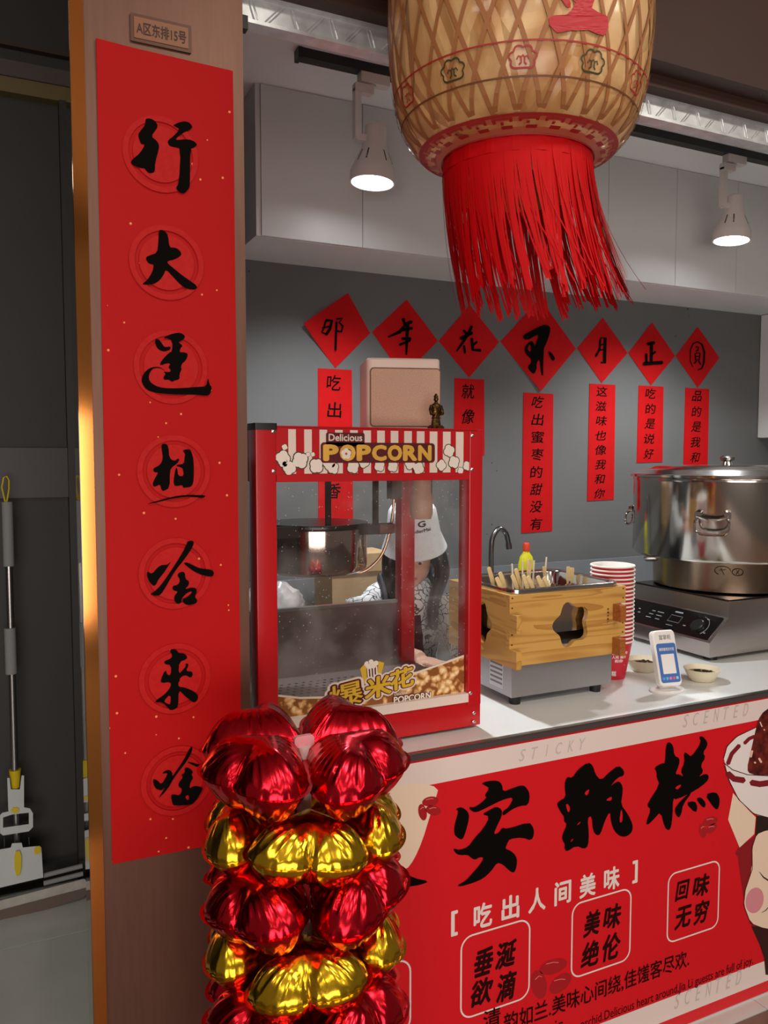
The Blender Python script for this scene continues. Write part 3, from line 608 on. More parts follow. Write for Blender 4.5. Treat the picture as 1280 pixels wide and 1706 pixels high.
bsym('cheek_print', [[(1200 + (227 + 60 * math.cos(t)) / 3.9675, 1170 + (1308 + 84 * math.sin(t) - 14 * math.cos(t)) / 3.9675) for t in [2 * math.pi * i / 24 for i in range(24)]]], mat('print_pink', (214, 140, 150), rough=.4), .0011)
bsym('brow_line', [stroke(c8([(258, 1120), (285, 1155), (320, 1178)]), [.6, 2.2, 2.6])], LINE, .0011)
bsym('mouth_line', [stroke(c8([(272, 1390), (300, 1375), (325, 1345)]), [.6, 1.4, 1.4])], LINE, .0011)
bsym('bowl_print', [c8([(30, 400), (22, 360), (45, 290), (110, 225), (230, 165), (420, 130), (420, 775), (330, 765), (220, 740), (120, 640), (60, 520)])], BOWLW, .0010, 1)
bsym('bowl_line', [stroke(c8([(22, 370), (45, 290), (110, 225), (230, 168)]), 1.2), stroke(c8([(24, 400), (80, 445), (180, 478), (310, 485), (420, 480)]), 1.4), stroke(c8([(28, 420), (60, 520), (120, 640), (220, 735), (330, 765)]), 1.2)], LINE, .0012)
for pl, wd in (([(50, 405), (75, 340), (125, 285)], 7), ([(160, 270), (190, 240), (225, 225)], 6), ([(50, 470), (90, 505), (155, 515)], 10), ([(205, 530), (260, 540), (320, 532)], 10)):
    bsym('bowl_stripe', [stroke(c8(pl), wd)], MAR, .0013)
bsym('cake_print', [c8([(175, 440), (200, 330), (235, 170), (265, 80), (330, 30), (420, 0), (420, 480), (300, 482), (195, 475)])], mat('print_cake', (60, 16, 16), rough=.3, noise=.5, nscale=40, col2=(120, 40, 30)), .0014, 1)
bsym('cake_glint', [stroke(c8([(262, 130), (275, 160)]), 2), stroke(c8([(288, 178), (292, 184)]), 2), stroke(c8([(200, 360), (210, 320)]), 3.5), stroke(c8([(255, 370), (270, 395)]), 3.5), stroke(c8([(225, 395), (232, 400)]), 3)], mat('print_glint', (236, 190, 170)), .0016)
# pale fruit shape at the near end
bpoly('peach_print', [[(640, 1310), (700, 1304), (731, 1312), (726, 1330), (716, 1360), (704, 1400), (690, 1432), (676, 1450), (640, 1450)]], SK, .0005, 1)

# ================================================================ popcorn machine
X0, X1, Y0, Y1 = .478, 1.032, 1.629, 2.01
pm = thing('popcorn_machine', ((X0 + X1) / 2, (Y0 + Y1) / 2, CT), 'red popcorn machine with glass sides and striped header on the counter', 'popcorn machine')
PRED = mat('popcorn_red_enamel', (188, 10, 22), rough=0.30, coat=0.3); PWHITE = mat('popcorn_cream', (228, 212, 200), rough=0.4); MARN = mat('logo_maroon', (86, 14, 20), rough=0.4)
LOGOY = mat('logo_yellow', (222, 172, 70), rough=0.4, noise=.1, nscale=30)
B(X0, X1, Y0, Y1, CT + .008, 1.078).build('base', PRED, pm)
for x in (X0 + .04, X1 - .04):
    for y in (Y0 + .04, Y1 - .04): MB().lathe([(.016, CT - .0005), (.014, CT + .009)], 12, (x, y, 0)).build('foot', BLACK, pm)
posts = []
for x0, x1, y0, y1 in ((X0, .5235, Y0 - .004, Y0 + .045), (.995, X1, Y0 - .004, Y0 + .045), (X0, .52, Y1 - .04, Y1), (.99, X1, Y1 - .04, Y1)):
    posts.append(MB().rbox(x0, x1, y0, y1, 1.07, 1.722, .003).build('post', PRED, pm))
MB().rbox(X0 - .002, .5255, Y0 - .006, Y0 + .05, 1.7195, 1.7335, .004).build('corner_cap', BLACK, pm)
for x, z in ((.517, 1.716), (.517, 1.633), (1.002, 1.713), (1.002, 1.634), (1.012, 1.050), (1.012, 1.028), (1.002, 1.10)):
    MB().lathe([(.0045, -.0005), (.0045, .001), (.002, .0025)], 10, M=Matrix.Translation((x, Y0 - .0042, z)) @ Matrix.Rotation(R(90), 4, 'X')).build('screw', STEEL_POL, pm)
hd = B(X0 + .012, X1 - .012, Y0, Y1, 1.61, 1.7265).build('header', PRED, pm)
B(X0 + .002, X0 + .0125, Y0 + .04, Y1 - .03, 1.612, 1.724).build('side_header', PRED, pm)
B(.5235, .995, Y0 - .0035, Y0 + .001, 1.6105, 1.6255).build('lower_rail', PRED, pm)
yp = Y0 - .0012
MB().box(X0 - .001, X1 + .001, Y0 - .004, Y1, 1.7265, 1.7285).build('top_sheet', PRED, pm)
def PP(x, y): p = W(x, y, Y=Y0); return (p.x, p.z)
for cx in (487, 513.5, 539, 565, 590, 612, 635, 657.5, 680, 701, 722.5, 744.5, 766):
    a = PP(cx - 6.6, 750)[0]; b = PP(cx + 6.0, 750)[0]
    B(a, b, yp, Y0 + .0002, 1.6275, 1.7215).build('stripe', PWHITE, hd)
for i in range(5):
    y = Y0 + .075 + i * .06; B(X0 + .0012, X0 + .0022, y, y + .026, 1.6275, 1.7215).build('stripe', PWHITE, hd)
# printed popcorn puffs along the header
PUFF = mat('puff_cream', (234, 224, 212), rough=.5); LN = mat('puff_outline', (70, 60, 40), rough=.5)
for cx, cy, r in ((471, 763, 10), (474, 745, 4), (500, 767, 11), (482, 780, 9), (527, 776, 10), (548, 772, 9), (555, 780, 8), (588, 778, 9), (606, 770, 8), (632, 776, 8), (654, 777, 8), (683, 773, 8), (697, 780, 9), (735, 775, 8), (748, 751, 9), (756, 770, 9), (778, 776, 7), (767, 784, 5), (472, 771, 6), (513, 757, 3), (521, 757, 3)):
    c = PP(cx, cy); rr = r * .00148; mb = MB(); mo = MB()
    for k in range(4):
        a_ = k * 1.6 + cx; q = (c[0] + rr * .45 * math.cos(a_), c[1] + rr * .45 * math.sin(a_))
        mo.flat(ell(*q, rr * .80, rr * .80, 12), lambda a, b: (a, yp - .0002 - k * .00005, b)); mb.flat(ell(*q, rr * .64, rr * .64, 12), lambda a, b: (a, yp - .0005 - k * .00005, b))
    po = mo.build('popcorn_print', LN, hd, smooth=0, fix=False); tag(po, kind='stuff'); po2 = mb.build('popcorn_print', PUFF, hd, smooth=0, fix=False); tag(po2, kind='stuff')
# logo
lx0, lx1, lz0, lz1 = PP(537, 755)[0], PP(719, 755)[0], PP(628, 768)[1], PP(628, 741)[1]
fy = lambda d: (lambda a, b: (a, yp - d, b))
MB().prism(rrect(PP(534, 755)[0], PP(724, 755)[0], lz0 - .004, lz1 + .0045, .008), lambda a, b, c: (a, c, b), yp - .0010, yp).build('logo_plate', MARN, hd, smooth=0)
MB().prism(rrect(PP(543, 728)[0], PP(607, 728)[0], lz1 - .004, PP(575, 721)[1], .004), lambda a, b, c: (a, c, b), yp - .0010, yp).build('logo_plate', MARN, hd, smooth=0)
text_into(MB(), 'Delicious', fy(.0015), PP(547, 728)[0], PP(603, 728)[0], PP(575, 735)[1], PP(575, 723)[1], .02).build('lettering', PWHITE, hd, smooth=0, fix=False)
wl = [26, 27, 25, 26, 26, 26, 25]; cur = lx0; tot = sum(wl)
for ch, w_ in zip('POPCORN', wl):
    ww = (lx1 - lx0) * w_ / tot
    text_into(MB(), ch, fy(.0015), cur + .001, cur + ww - .001, lz0, lz1, .055).build('logo_letter', LOGOY, hd, smooth=0, fix=False); cur += ww
fc = PP(576, 756); mb = MB()
for k in range(5):
    a_ = k * 2 * math.pi / 5 + .3; mb.flat(ell(fc[0] + .0062 * math.cos(a_), fc[1] + .0062 * math.sin(a_), .0062, .0062, 12), fy(.0020 + k * .00005))
mb.build('puff_print', PUFF, hd, smooth=0, fix=False)
mb = MB().flat(ell(*fc, .003, .003, 5), fy(.0026)); mb.build('puff_print', mat('puff_centre', (180, 60, 60)), hd, smooth=0, fix=False)
# glass panes
GL = glass_mat('dirty_glass', specks=.55, haze=.10); GL2 = glass_mat('side_glass', specks=.3, haze=.07)
gf = B(.5225, .996, Y0 + .012, Y0 + .015, 1.10, 1.612).build('front_pane', GL, pm)
B(X0 + .006, X0 + .009, Y0 + .045, Y1 - .04, 1.075, 1.612).build('side_pane', GL2, pm)
B(X1 - .009, X1 - .006, Y0 + .045, Y1 - .04, 1.075, 1.612).build('side_pane', GL2, pm)
B(.5225, .9965, Y0 - .004, Y0 + .02, 1.0785, 1.100).build('ledge', PWHITE, pm)
# popcorn picture along the glass foot
yg = Y0 + .0112
def PG(x, y): p = W(x, y, Y=yg); return (p.x, p.z)
pcm = mat('popcorn_photo', (222, 176, 112), rough=.4); nt = pcm.node_tree; N = nt.nodes.new; Lk = nt.links.new
tc = N('ShaderNodeTexCoord'); v = N('ShaderNodeTexVoronoi'); v.feature = 'SMOOTH_F1'; v.inputs['Scale'].default_value = 58; v.inputs['Smoothness'].default_value = .3
nz = N('ShaderNodeTexNoise'); nz.inputs['Scale'].default_value = 60; Lk(tc.outputs['Object'], nz.inputs['Vector'])
vm = N('ShaderNodeVectorMath'); vm.operation = 'MULTIPLY_ADD'; vm.inputs[1].default_value = (.02, .02, .02); Lk(nz.outputs['Color'], vm.inputs[0]); Lk(tc.outputs['Object'], vm.inputs[2]); Lk(vm.outputs[0], v.inputs['Vector'])
r = N('ShaderNodeValToRGB'); e = r.color_ramp.elements; e[0].color = (*s2l((252, 228, 178)), 1); e[1].color = (*s2l((140, 84, 36)), 1); e[0].position = .15; e[1].position = .62
e2 = r.color_ramp.elements.new(.42); e2.color = (*s2l((222, 168, 104)), 1)
Lk(v.outputs['Distance'], r.inputs[0]); Lk(r.outputs[0], nt.nodes['Principled BSDF'].inputs['Base Color'])
edge = [(463, 1157), (500, 1161), (540, 1160), (580, 1153), (630, 1139), (700, 1117), (773, 1091)]
MB().prism([PG(*p) for p in edge + [(773, 1175), (463, 1222)]], lambda a, b, c: (a, c, b), yg - .0004, yg + .0010).build('popcorn_picture', pcm, gf, smooth=0)
MB().flat([PG(*p) for p in edge] + [PG(x, y + 3.5) for x, y in edge[::-1]], lambda a, b: (a, yg - .0008, b)).build('picture_edge', PWHITE, gf, smooth=0, fix=False)
# sloping three-character title with white and maroon outlines
def sl(d):
    return lambda a, b: (a, yg - d, b)
LY = mat('title_yellow', (216, 176, 48), rough=.4)
for ch, q in (('爆', [(547, 1184), (606, 1170), (602, 1130), (545, 1145)]), ('米', [(607, 1166), (652, 1156), (650, 1121), (609, 1131)]), ('花', [(650, 1152), (689, 1141), (687, 1107), (649, 1119)])):
    for bold, d, m_ in ((.15, .0016, PWHITE), (.075, .0024, MARN), (.012 if ch == '爆' else .034, .0032, LY)):
        vs_, fs_ = text2d(ch, bold); rv = text2d(ch, 0.02)[0]; ax, bx = min(v_[0] for v_ in rv), max(v_[0] for v_ in rv); ay, by = min(v_[1] for v_ in rv), max(v_[1] for v_ in rv)
        pts = []
        for v_ in vs_:
            s_, t_ = (v_[0] - ax) / (bx - ax), (v_[1] - ay) / (by - ay)
            lo = Vector(q[0]).lerp(Vector(q[1]), s_); hi = Vector(q[3]).lerp(Vector(q[2]), s_); p = lo + (hi - lo) * t_; c = PG(p.x, p.y); pts.append((c[0], yg - d + v_[2], c[1]))
        MB().add(pts, fs_).build('title_character', m_, gf, smooth=0, fix=False)
bx_ = [PG(*p) for p in ((600, 1114), (606, 1140), (633, 1134), (640, 1104), (628, 1101), (610, 1103))]
MB().flat(bx_, sl(.0008)).build('cup_print', LY, gf, smooth=0, fix=False)
MB().flat([PG(*p) for p in ((610, 1108), (612, 1135), (628, 1131), (630, 1106))], sl(.0010)).build('cup_print', MARN, gf, smooth=0, fix=False)
for k in range(4): MB().flat([PG(*p) for p in ((611 + k * 5, 1110), (613 + k * 4.6, 1132), (615.4 + k * 4.6, 1131.5), (613.5 + k * 5, 1109.5))], sl(.0012)).build('cup_stripe', PUFF, gf, smooth=0, fix=False)
mb = MB()
for cx, cy in ((611, 1106), (618, 1103), (626, 1105), (622, 1109), (614, 1110)): c = PG(cx, cy); mb.flat(ell(*c, .0065, .0065, 10), sl(.0012 + (cx % 7) * .00005))
tag(mb.build('cup_puffs', PUFF, gf, smooth=0, fix=False), kind='stuff')
sx0, sx1 = PG(655, 1165)[0], PG(717, 1165)[0]
for bold, d, m_ in ((.10, .0034, MARN), (.03, .0040, PUFF)):
    text_into(MB(), 'POPCORN', sl(d), sx0, sx1, PG(686, 1167)[1], PG(686, 1156)[1], bold, 0, .03).build('lettering', m_, gf, smooth=0, fix=False)
text_into(MB(), 'Delicious', sl(.0040), sx0 + .002, sx0 + .035, PG(668, 1157)[1], PG(668, 1151.5)[1], .01).build('lettering', PUFF, gf, smooth=0, fix=False)
# inside: floor sheet with holes, lower rear panel, kettle, hanger, lamp, cable
LINER = mat('liner_steel', (150, 136, 134), rough=.3, metal=.85, noise=.08, nscale=12)
hs = []
for i in range(14):
    for j in range(5): hs.append(ell(.56 + i * .019 + (j % 2) * .0095, 1.80 + j * .022, .0048, .0048, 6))
MB().prism([(X0 + .01, Y0 + .02), (X1 - .01, Y0 + .02), (X1 - .01, Y1 - .005), (X0 + .01, Y1 - .005)], lambda a, b, c: (a, b, c), 1.096, 1.098, hs).build('perforated_floor', LINER, pm, smooth=0)
B(X0 + .01, X1 - .01, Y0 + .02, Y1 - .005, 1.076, 1.078).build('crumb_tray', BLACK, pm)
B(X0 + .04, X1 - .04, Y1 - .012, Y1 - .004, 1.078, 1.262).build('rear_panel', LINER, pm)
B(X0 + .04, X1 - .04, Y1 - .016, Y1 - .002, 1.260, 1.268).build('rear_rail', STEEL, pm)
KX, KY = .695, 1.85
ket = MB().lathe([(.0, 1.385), (.11, 1.385), (.122, 1.392), (.125, 1.405), (.125, 1.492), (.121, 1.492), (.120, 1.42), (0.0, 1.41)], 40, (KX, KY, 0), caps=False).build('kettle', mat('kettle_steel', (188, 170, 160), rough=.10, metal=1.0), pm)
MB().lathe([(0, 1.492), (.128, 1.492), (.130, 1.497), (.128, 1.505), (0, 1.510)], 32, (KX, KY, 0), caps=False).build('kettle_lid', mat('black_enamel', (28, 20, 18), rough=.25), ket)
B(.55, .855, KY - .10, KY - .085, 1.478, 1.504).build('kettle_bracket', mat('dark_iron', (46, 34, 30), rough=.4, metal=.5), ket)
B(.82, .86, KY - .105, KY - .07, 1.480, 1.502).build('kettle_grip', mat('reddish_iron', (104, 66, 58), rough=.5), ket)
for x in (.690, .812): B(x - .006, x + .006, KY - .10, KY - .09, 1.50, 1.612).build('hanger', MATS['dark_iron'], ket)
cab = [(.880, KY - .06, 1.612), (.878, KY - .06, 1.55), (.872, KY - .055, 1.49), (.855, KY - .05, 1.43), (.83, KY - .04, 1.395), (.80, KY - .03, 1.378), (.765, KY - .01, 1.385), (.745, KY, 1.392)]
def cat(pts, n=6):
    P = [Vector(p) for p in pts]; o = []
    for i in range(len(P) - 1):
        a, b, c, d = P[max(i - 1, 0)], P[i], P[i + 1], P[min(i + 2, len(P) - 1)]
        for k in range(n):
            t = k / n; o.append(.5 * ((2 * b) + (c - a) * t + (2 * a - 5 * b + 4 * c - d) * t * t + (3 * b - a - 3 * c + d) * t ** 3))
    return o + [P[-1]]
cp_ = cat(cab, 10)
MB().tube(cp_, [.0042 if i % 2 else .0034 for i in range(len(cp_))], 8).build('steel_hose', mat('hose_metal', (150, 120, 100), rough=.3, metal=1), pm)
B(.866, .894, KY - .075, KY - .045, 1.56, 1.612).build('hose_socket', mat('socket_brown', (92, 76, 70), rough=.5), pm)
lp = MB().lathe([(0, 1.612), (.024, 1.612), (.024, 1.575), (.0285, 1.566), (.0285, 1.525), (.024, 1.510), (.0, 1.508)], 24, (.945, 1.77, 0), caps=False).build('lamp_housing', mat('beige_ceramic', (206, 160, 132), rough=.5), pm)
B(.972, .992, 1.80, 1.83, 1.53, 1.612).build('switch_box', BLACK, pm)
# ---------------------------------------------------------------- speaker and bronze figurine on the machine
ZP = 1.7285
sp = thing('bookshelf_speaker', (.905, 1.815, ZP), 'cream fabric-fronted speaker box on top of the popcorn machine', 'speaker', rz=R(-17))
SPC = mat('speaker_shell', (226, 204, 190), rough=.45); SPF = mat('speaker_cloth', (206, 170, 148), rough=.9, bump=.5, bscale=900, noise=.2, nscale=500)
MB().rbox(-.090, .090, -.07, .085, 0, .172, .014, e=.004).build('shell', SPC, sp, local=True)
MB().prism(rrect(-.080, .088, .010, .146, .008), lambda a, b, c: (a, c, b), -.0722, -.066).build('grille', SPF, sp, local=True)
MB().prism(rrect(-.083, .0895, .007, .149, .010), lambda a, b, c: (a, c, b), -.0712, -.066).build('grille_seam', mat('seam_brown', (120, 92, 78), rough=.8), sp, local=True)
BRZ = mat('old_bronze', (120, 88, 46), rough=.32, metal=.9, noise=.4, nscale=160, col2=(40, 28, 16))
fg = thing('bronze_figurine', (.925, 1.662, ZP), 'small bronze standing figurine in a long robe beside the speaker', 'figurine')
MB().box(-.016, .016, -.011, .011, 0, .006).box(-.0135, .0135, -.009, .009, .006, .009).build('base', BRZ, fg, local=True)
def oval(z, rx, ry, n=16, dx=0): return [(dx + rx * math.cos(2 * math.pi * j / n), ry * math.sin(2 * math.pi * j / n), z) for j in range(n)]
MB().loft([oval(.008, .0125, .009), oval(.014, .0118, .0085), oval(.026, .0095, .0072), oval(.040, .0105, .0075), (oval(.048, .0115, .0078)), oval(.054, .0122, .0075), oval(.058, .0105, .0062), oval(.0605, .005, .0045), oval(.063, .0042, .0042)]).build('robe', BRZ, fg, local=True)
MB().ball((0, -.0005, .0695), .0055, .006, .0072).ball((0, -.006, .0685), .0012, .0016, .0014, 6, 4).ball((-.0056, 0, .069), .001, .0016, .002, 6, 4).ball((.0056, 0, .069), .001, .0016, .002, 6, 4).build('head', BRZ, fg, local=True)
MB().ball((0, .0005, .0755), .0054, .0056, .004).ball((0, 0, .0795), .0032, .0034, .003).build('topknot', BRZ, fg, local=True)
for s_ in (-1, 1): MB().tube([(s_ * .0118, 0, .055), (s_ * .0148, -.001, .045), (s_ * .0142, -.004, .036), (s_ * .006, -.0095, .034)], [.0042, .0046, .005, .0032], 8).build('sleeve', BRZ, fg, local=True)
for z in (.0485, .044, .026): MB().tube([(.0118 * math.cos(t), .0082 * math.sin(t), z) for t in [2 * math.pi * i / 16 for i in range(16)]], .0009, 5, closed=True).build('sash', BRZ, fg, local=True)
# ================================================================ skewer cooker with wooden surround
XA, XBw, YA, YBk = 1.176, 1.562, 1.719, 2.03
WOOD = wood_mat('varnished_pine', (206, 160, 84), (176, 124, 56), 1.0, (1.1, 6, 9)); WOODS = wood_mat('varnished_pine_side', (206, 160, 84), (176, 124, 56), 1.0, (6, 1.1, 9)); WOODD = wood_mat('pine_end_grain', (176, 104, 44), (120, 64, 24), 3, (8, 8, 30))
ck = thing('skewer_cooker', (1.37, 1.87, CT), 'stainless skewer cooker inside a pine box with a flower-shaped hole', 'cooker')
B(1.196, 1.53, 1.735, 2.012, CT + .022, 1.16).build('base', mat('cooker_steel', (176, 174, 176), rough=.42, metal=.9), ck)
for x in (1.22, 1.49):
    for y in (1.755, 1.985): MB().lathe([(.015, CT - .0005), (.017, CT + .023)], 14, (x, y, 0)).build('foot', BLACK, ck)
zs = [1.120, 1.167, 1.214, 1.260, 1.307]
def flower(cx, cz, r):
    return [(cx + r * (1 + .14 * math.cos(5 * t)) * math.cos(t + .62), cz + r * (1 + .14 * math.cos(5 * t)) * math.sin(t + .62)) for t in [2 * math.pi * i / 40 for i in range(40)]]
nt_ = .017
fr_poly = [(XA + nt_, zs[0]), (XBw - .045, zs[0]), (XBw - .045, zs[1]), (XBw, zs[1]), (XBw, zs[2]), (XBw - .045, zs[2]), (XBw - .045, zs[3]), (XBw, zs[3]), (XBw, zs[4]), (XA, zs[4]), (XA, zs[3]), (XA + nt_, zs[3]), (XA + nt_, zs[2]), (XA, zs[2]), (XA, zs[1]), (XA + nt_, zs[1])]
fb = MB().prism(fr_poly, lambda a, b, c: (a, c, b), YA, YA + .016, [flower(1.376, 1.215, .056)]).build('front_board', WOOD, ck)
def sideb(x0, x1, fl_):
    poly = [(YA + .016, zs[0]), (YBk, zs[0]), (YBk, zs[4]), (YA + .016, zs[4])]
    poly = [(YA - .032, zs[0]), (YBk, zs[0]), (YBk, zs[4]), (YA + .0165, zs[4]), (YA + .0165, zs[3]), (YA - .032, zs[3]), (YA - .032, zs[2]), (YA + .0165, zs[2]), (YA + .0165, zs[1]), (YA - .032, zs[1])]
    return MB().prism(poly, lambda a, b, c: (c, a, b), x0, x1, [flower(1.86, 1.215, .052)] if fl_ else ()).build('side_board', WOODS if fl_ else WOODD, ck)
sideb(XA, XA + nt_, True); B(XBw - nt_, XBw, YA + .0165, YBk, zs[0], zs[4]).build('side_board', WOODS, ck)
for za, zb in ((zs[0], zs[1]), (zs[2], zs[3])): B(XBw - .045, XBw - .026, YA - .032, YA + .0165, za, zb).build('finger_joint', WOODD, ck)
B(XA + nt_, XBw - nt_, YBk - .016, YBk, zs[0], zs[4]).build('back_board', WOOD, ck)
for x in (XA + .008, XBw - .009):
    for z in (1.30, 1.274, 1.204, 1.178): MB().lathe([(.0022, 0), (.0022, .001)], 8, M=Matrix.Translation((x if x > 1.3 or True else 0, YA, z)) @ Matrix.Rotation(R(90), 4, 'X')).build('nail', mat('nail_dark', (60, 40, 20), rough=.5), fb)
for k in range(5):
    text_into(MB(), '东森木业厂'[k], lambda a, b: (a, YA - .0006, b), 1.497, 1.5035, 1.243 - k * .009, 1.2495 - k * .009, .02).build('burnt_mark', INK, fb, smooth=0, fix=False)
# pan with rolled rim
px0, px1, py0, py1, pz = 1.19, 1.552, 1.727, 2.022, 1.318
rr = lambda ins, z, r: [(a, b, z) for a, b in rrect(px0 + ins, px1 - ins, py0 + ins, py1 - ins, r)]
pan = MB().loft([rr(.0, pz - .010, .03), rr(0, pz, .03), rr(.004, pz + .002, .028), rr(.012, pz, .03), rr(.016, pz - .006, .03), rr(.022, 1.19, .03), rr(.03, 1.185, .03)], False)
n_ = len(rr(0, 0, .03)); pan.f.append(tuple(6 * n_ + j for j in range(n_)))
pan.build('pan', STEEL_POL, ck, fix=True)
B(1.215, 1.527, 1.752, 1.997, 1.270, 1.277).build('broth', mat('dark_broth', (70, 40, 18), rough=.12), ck)
MB().box(1.1955, 1.197, 1.775, 1.84, 1.045, 1.115).build('rating_label', mat('label_grey', (196, 200, 206), rough=.4), ck)
for i in range(5): B(1.1948, 1.1956, 1.779, 1.836, 1.106 - i * .0125, 1.111 - i * .0125).build('label_line', mat('label_text', (110, 112, 118)), ck)
BAM = mat('bamboo_stick', (222, 196, 142), rough=.6, noise=.1, nscale=40); BAM2 = mat('pale_stick', (232, 222, 200), rough=.6)
FOOD = mat('braised_food', (120, 76, 36), rough=.4, noise=.4, nscale=60, col2=(84, 48, 22))
# skewers: round sticks and flat paddle sticks, each its own thing standing in the broth
sk = [('r', 1.245, 1.80, -.05, .02, .115), ('r', 1.285, 1.815, -.02, .01, .118), ('r', 1.40, 1.93, .06, .02, .10), ('r', 1.455, 1.95, .10, .02, .105),
      ('p', 1.330, 1.86, .10, .02, .115), ('p', 1.342, 1.872, .05, .03, .112), ('p', 1.432, 1.905, -.10, .02, .085), ('p', 1.502, 1.90, .07, .02, .080), ('p', 1.522, 1.905, .05, .02, .075),
      ('p', 1.232, 1.86, -.35, -.05, .075), ('p', 1.25, 1.83, -.4, -.05, .065), ('p', 1.272, 1.80, -.45, -.05, .062), ('p', 1.292, 1.785, -.4, -.08, .060), ('p', 1.312, 1.78, -.5, -.05, .060), ('p', 1.335, 1.775, -.45, -.06, .058), ('p', 1.36, 1.775, -.5, -.05, .055), ('p', 1.30, 1.83, -.35, -.03, .07), ('p', 1.225, 1.80, -.5, -.05, .06), ('p', 1.385, 1.80, -.75, 0, .05), ('p', 1.215, 1.90, -.3, 0, .08)]
sk = [(k_, x_, y_, tx_, ty_, h_ + (.022 if i_ > 8 else 0)) for i_, (k_, x_, y_, tx_, ty_, h_) in enumerate(sk)]
for i, (kd, x, y, tx, ty, h) in enumerate(sk):
    M = Matrix.Translation((x, y, 1.272 if i > 8 else 1.262)) @ Matrix.Rotation(tx, 4, 'Y') @ Matrix.Rotation(-ty, 4, 'X')
    if kd == 'r': lab = 'thin round bamboo skewer standing upright in the cooker pan'
    elif i < 9: lab = 'flat bamboo paddle skewer standing up against the pan rim'
    else: lab = 'flat bamboo paddle skewer lying over the food in the cooker pan'
    t = thing('bamboo_skewer', (x, y, 1.258), lab, 'skewer', {'thin': 'round skewers in the pan'}.get(lab[:4], 'upright paddle skewers' if i < 9 else 'leaning paddle skewers'))
    if kd == 'r': MB().tube([(0, 0, -.01), (0, 0, h)], .0024, 8, M=M).build('stick', BAM2, t)
    else: MB().loft([[(-.0028, -.0012, -.01), (.0028, -.0012, -.01), (.0028, .0012, -.01), (-.0028, .0012, -.01)], [(-.003, -.0012, h * .45), (.003, -.0012, h * .45), (.003, .0012, h * .45), (-.003, .0012, h * .45)], [(-.0062, -.0012, h * .55), (.0062, -.0012, h * .55), (.0062, .0012, h * .55), (-.0062, .0012, h * .55)], [(-.0062, -.0012, h * .97), (.0062, -.0012, h * .97), (.0062, .0012, h * .97), (-.0062, .0012, h * .97)], [(-.004, -.0012, h), (.004, -.0012, h), (.004, .0012, h), (-.004, .0012, h)]], True, M).build('stick', BAM, t)
    MB().ball((0, 0, .012), .013, .008, .018, 10, 6, M=M).build('food_piece', FOOD, t)

# ================================================================ stack of paper cups
CUPR = mat('cup_red', (196, 22, 44), rough=.45); CUPW = mat('cup_white', (236, 232, 226), rough=.5)
CXc, CYc = 1.632, 1.853
c0 = thing('paper_cup', (CXc, CYc, CT), 'red printed paper cup at the bottom of the stack beside the cooker', 'cup', 'stack of nested paper cups')
cupw = MB().lathe([(.0, .003), (.040, .003), (.040, 0), (.0415, 0), (.0605, .112), (.0590, .112), (.040, .006), (0, .006)], 32, caps=False).build('wall', CUPR, c0, local=True)
cupr = MB().tube([(.0625 * math.cos(t), .0625 * math.sin(t), .1135) for t in [2 * math.pi * i / 32 for i in range(32)]], .0028, 8, closed=True).build('rim', CUPW, c0, local=True)
MB().lathe([(.0412, .002), (.0405, -.0002), (.0424, .0062), (.0428, .0062)], 32, caps=False).build('foot_ring', CUPW, c0, local=True)
ORD = 'second third fourth fifth sixth seventh eighth ninth tenth eleventh twelfth thirteenth fourteenth fifteenth sixteenth seventeenth eighteenth nineteenth'.split()
nc = 20; dz = .01165
for i in range(1, nc):
    c = thing('paper_cup', (CXc + random.uniform(-.0008, .0008), CYc + random.uniform(-.0008, .0008), CT + i * dz), 'topmost paper cup of the stack beside the cooker' if i == nc - 1 else 'nested paper cup, %s from the top of the stack beside the cooker' % ORD[nc - 2 - i], 'cup', 'stack of nested paper cups')
    for ch in (cupw, cupr):
        d = ch.copy(); COL.objects.link(d); d.parent = c
MB().lathe([(0, .008), (.0395, .008), (.0586, .1125), (.0600, .1140)], 32, caps=False).build('lining', CUPW, c, local=True)
# print on the bottom cup, laid on its cone
def cupmap(a, z, o=.0006):
    r = .0415 + (.0605 - .0415) * z / .112 + o; th = a + math.atan2(-CYc, -CXc); return (CXc + r * math.cos(th), CYc + r * math.sin(th), CT + z)
for s, a0, a1, z0, z1 in (('别人', .05, .45, .078, .088), ('吃肉', .55, .95, .078, .088), ('人间', .05, .4, .066, .076), ('烟火', .5, .9, .066, .076), ('和你', .2, .7, .054, .064), ('糕', .05, .35, .012, .028)):
    text_into(MB(), s, lambda u, v: cupmap(u, v), a0, a1, z0, z1, .02).build('cup_print', CUPW, c0, smooth=0, fix=False)
MB().add([cupmap(0, .044), cupmap(.9, .044), cupmap(.9, .0455), cupmap(0, .0455)], [(0, 1, 2, 3)]).build('cup_print', CUPW, c0, smooth=0, fix=False)

# ================================================================ induction stove and steamer pot
SXa, SXt, SYa, SYb, SXb = 2.025, 2.107, 1.843, 2.30, 2.60
sv = thing('induction_stove', (2.3, 2.07, CT), 'stainless countertop induction stove with a black slanted control panel', 'stove')
STV = mat('stove_steel', (186, 178, 174), rough=.22, metal=1.0, noise=.05, nscale=20, stretch=(1, 30, 30))
poly = [(SXa, 1.026), (SXb, 1.026), (SXb, 1.199), (SXt, 1.199), (SXt, 1.148), (SXa, 1.073)]
MB().prism(poly, lambda a, b, c: (a, c, b), SYa, SYb).build('body', STV, sv, smooth=20)
for x in (2.07, 2.54):
    for y in (1.88, 2.26): MB().lathe([(.022, CT - .0005), (.018, 1.027)], 14, (x, y, 0)).build('foot', BLACK, sv)
MB().rbox(SXt + .012, SXb - .012, SYa + .012, SYb - .012, 1.1985, 1.2025, .01).build('glass_top', mat('black_ceramic_glass', (14, 14, 15), rough=.08), sv)
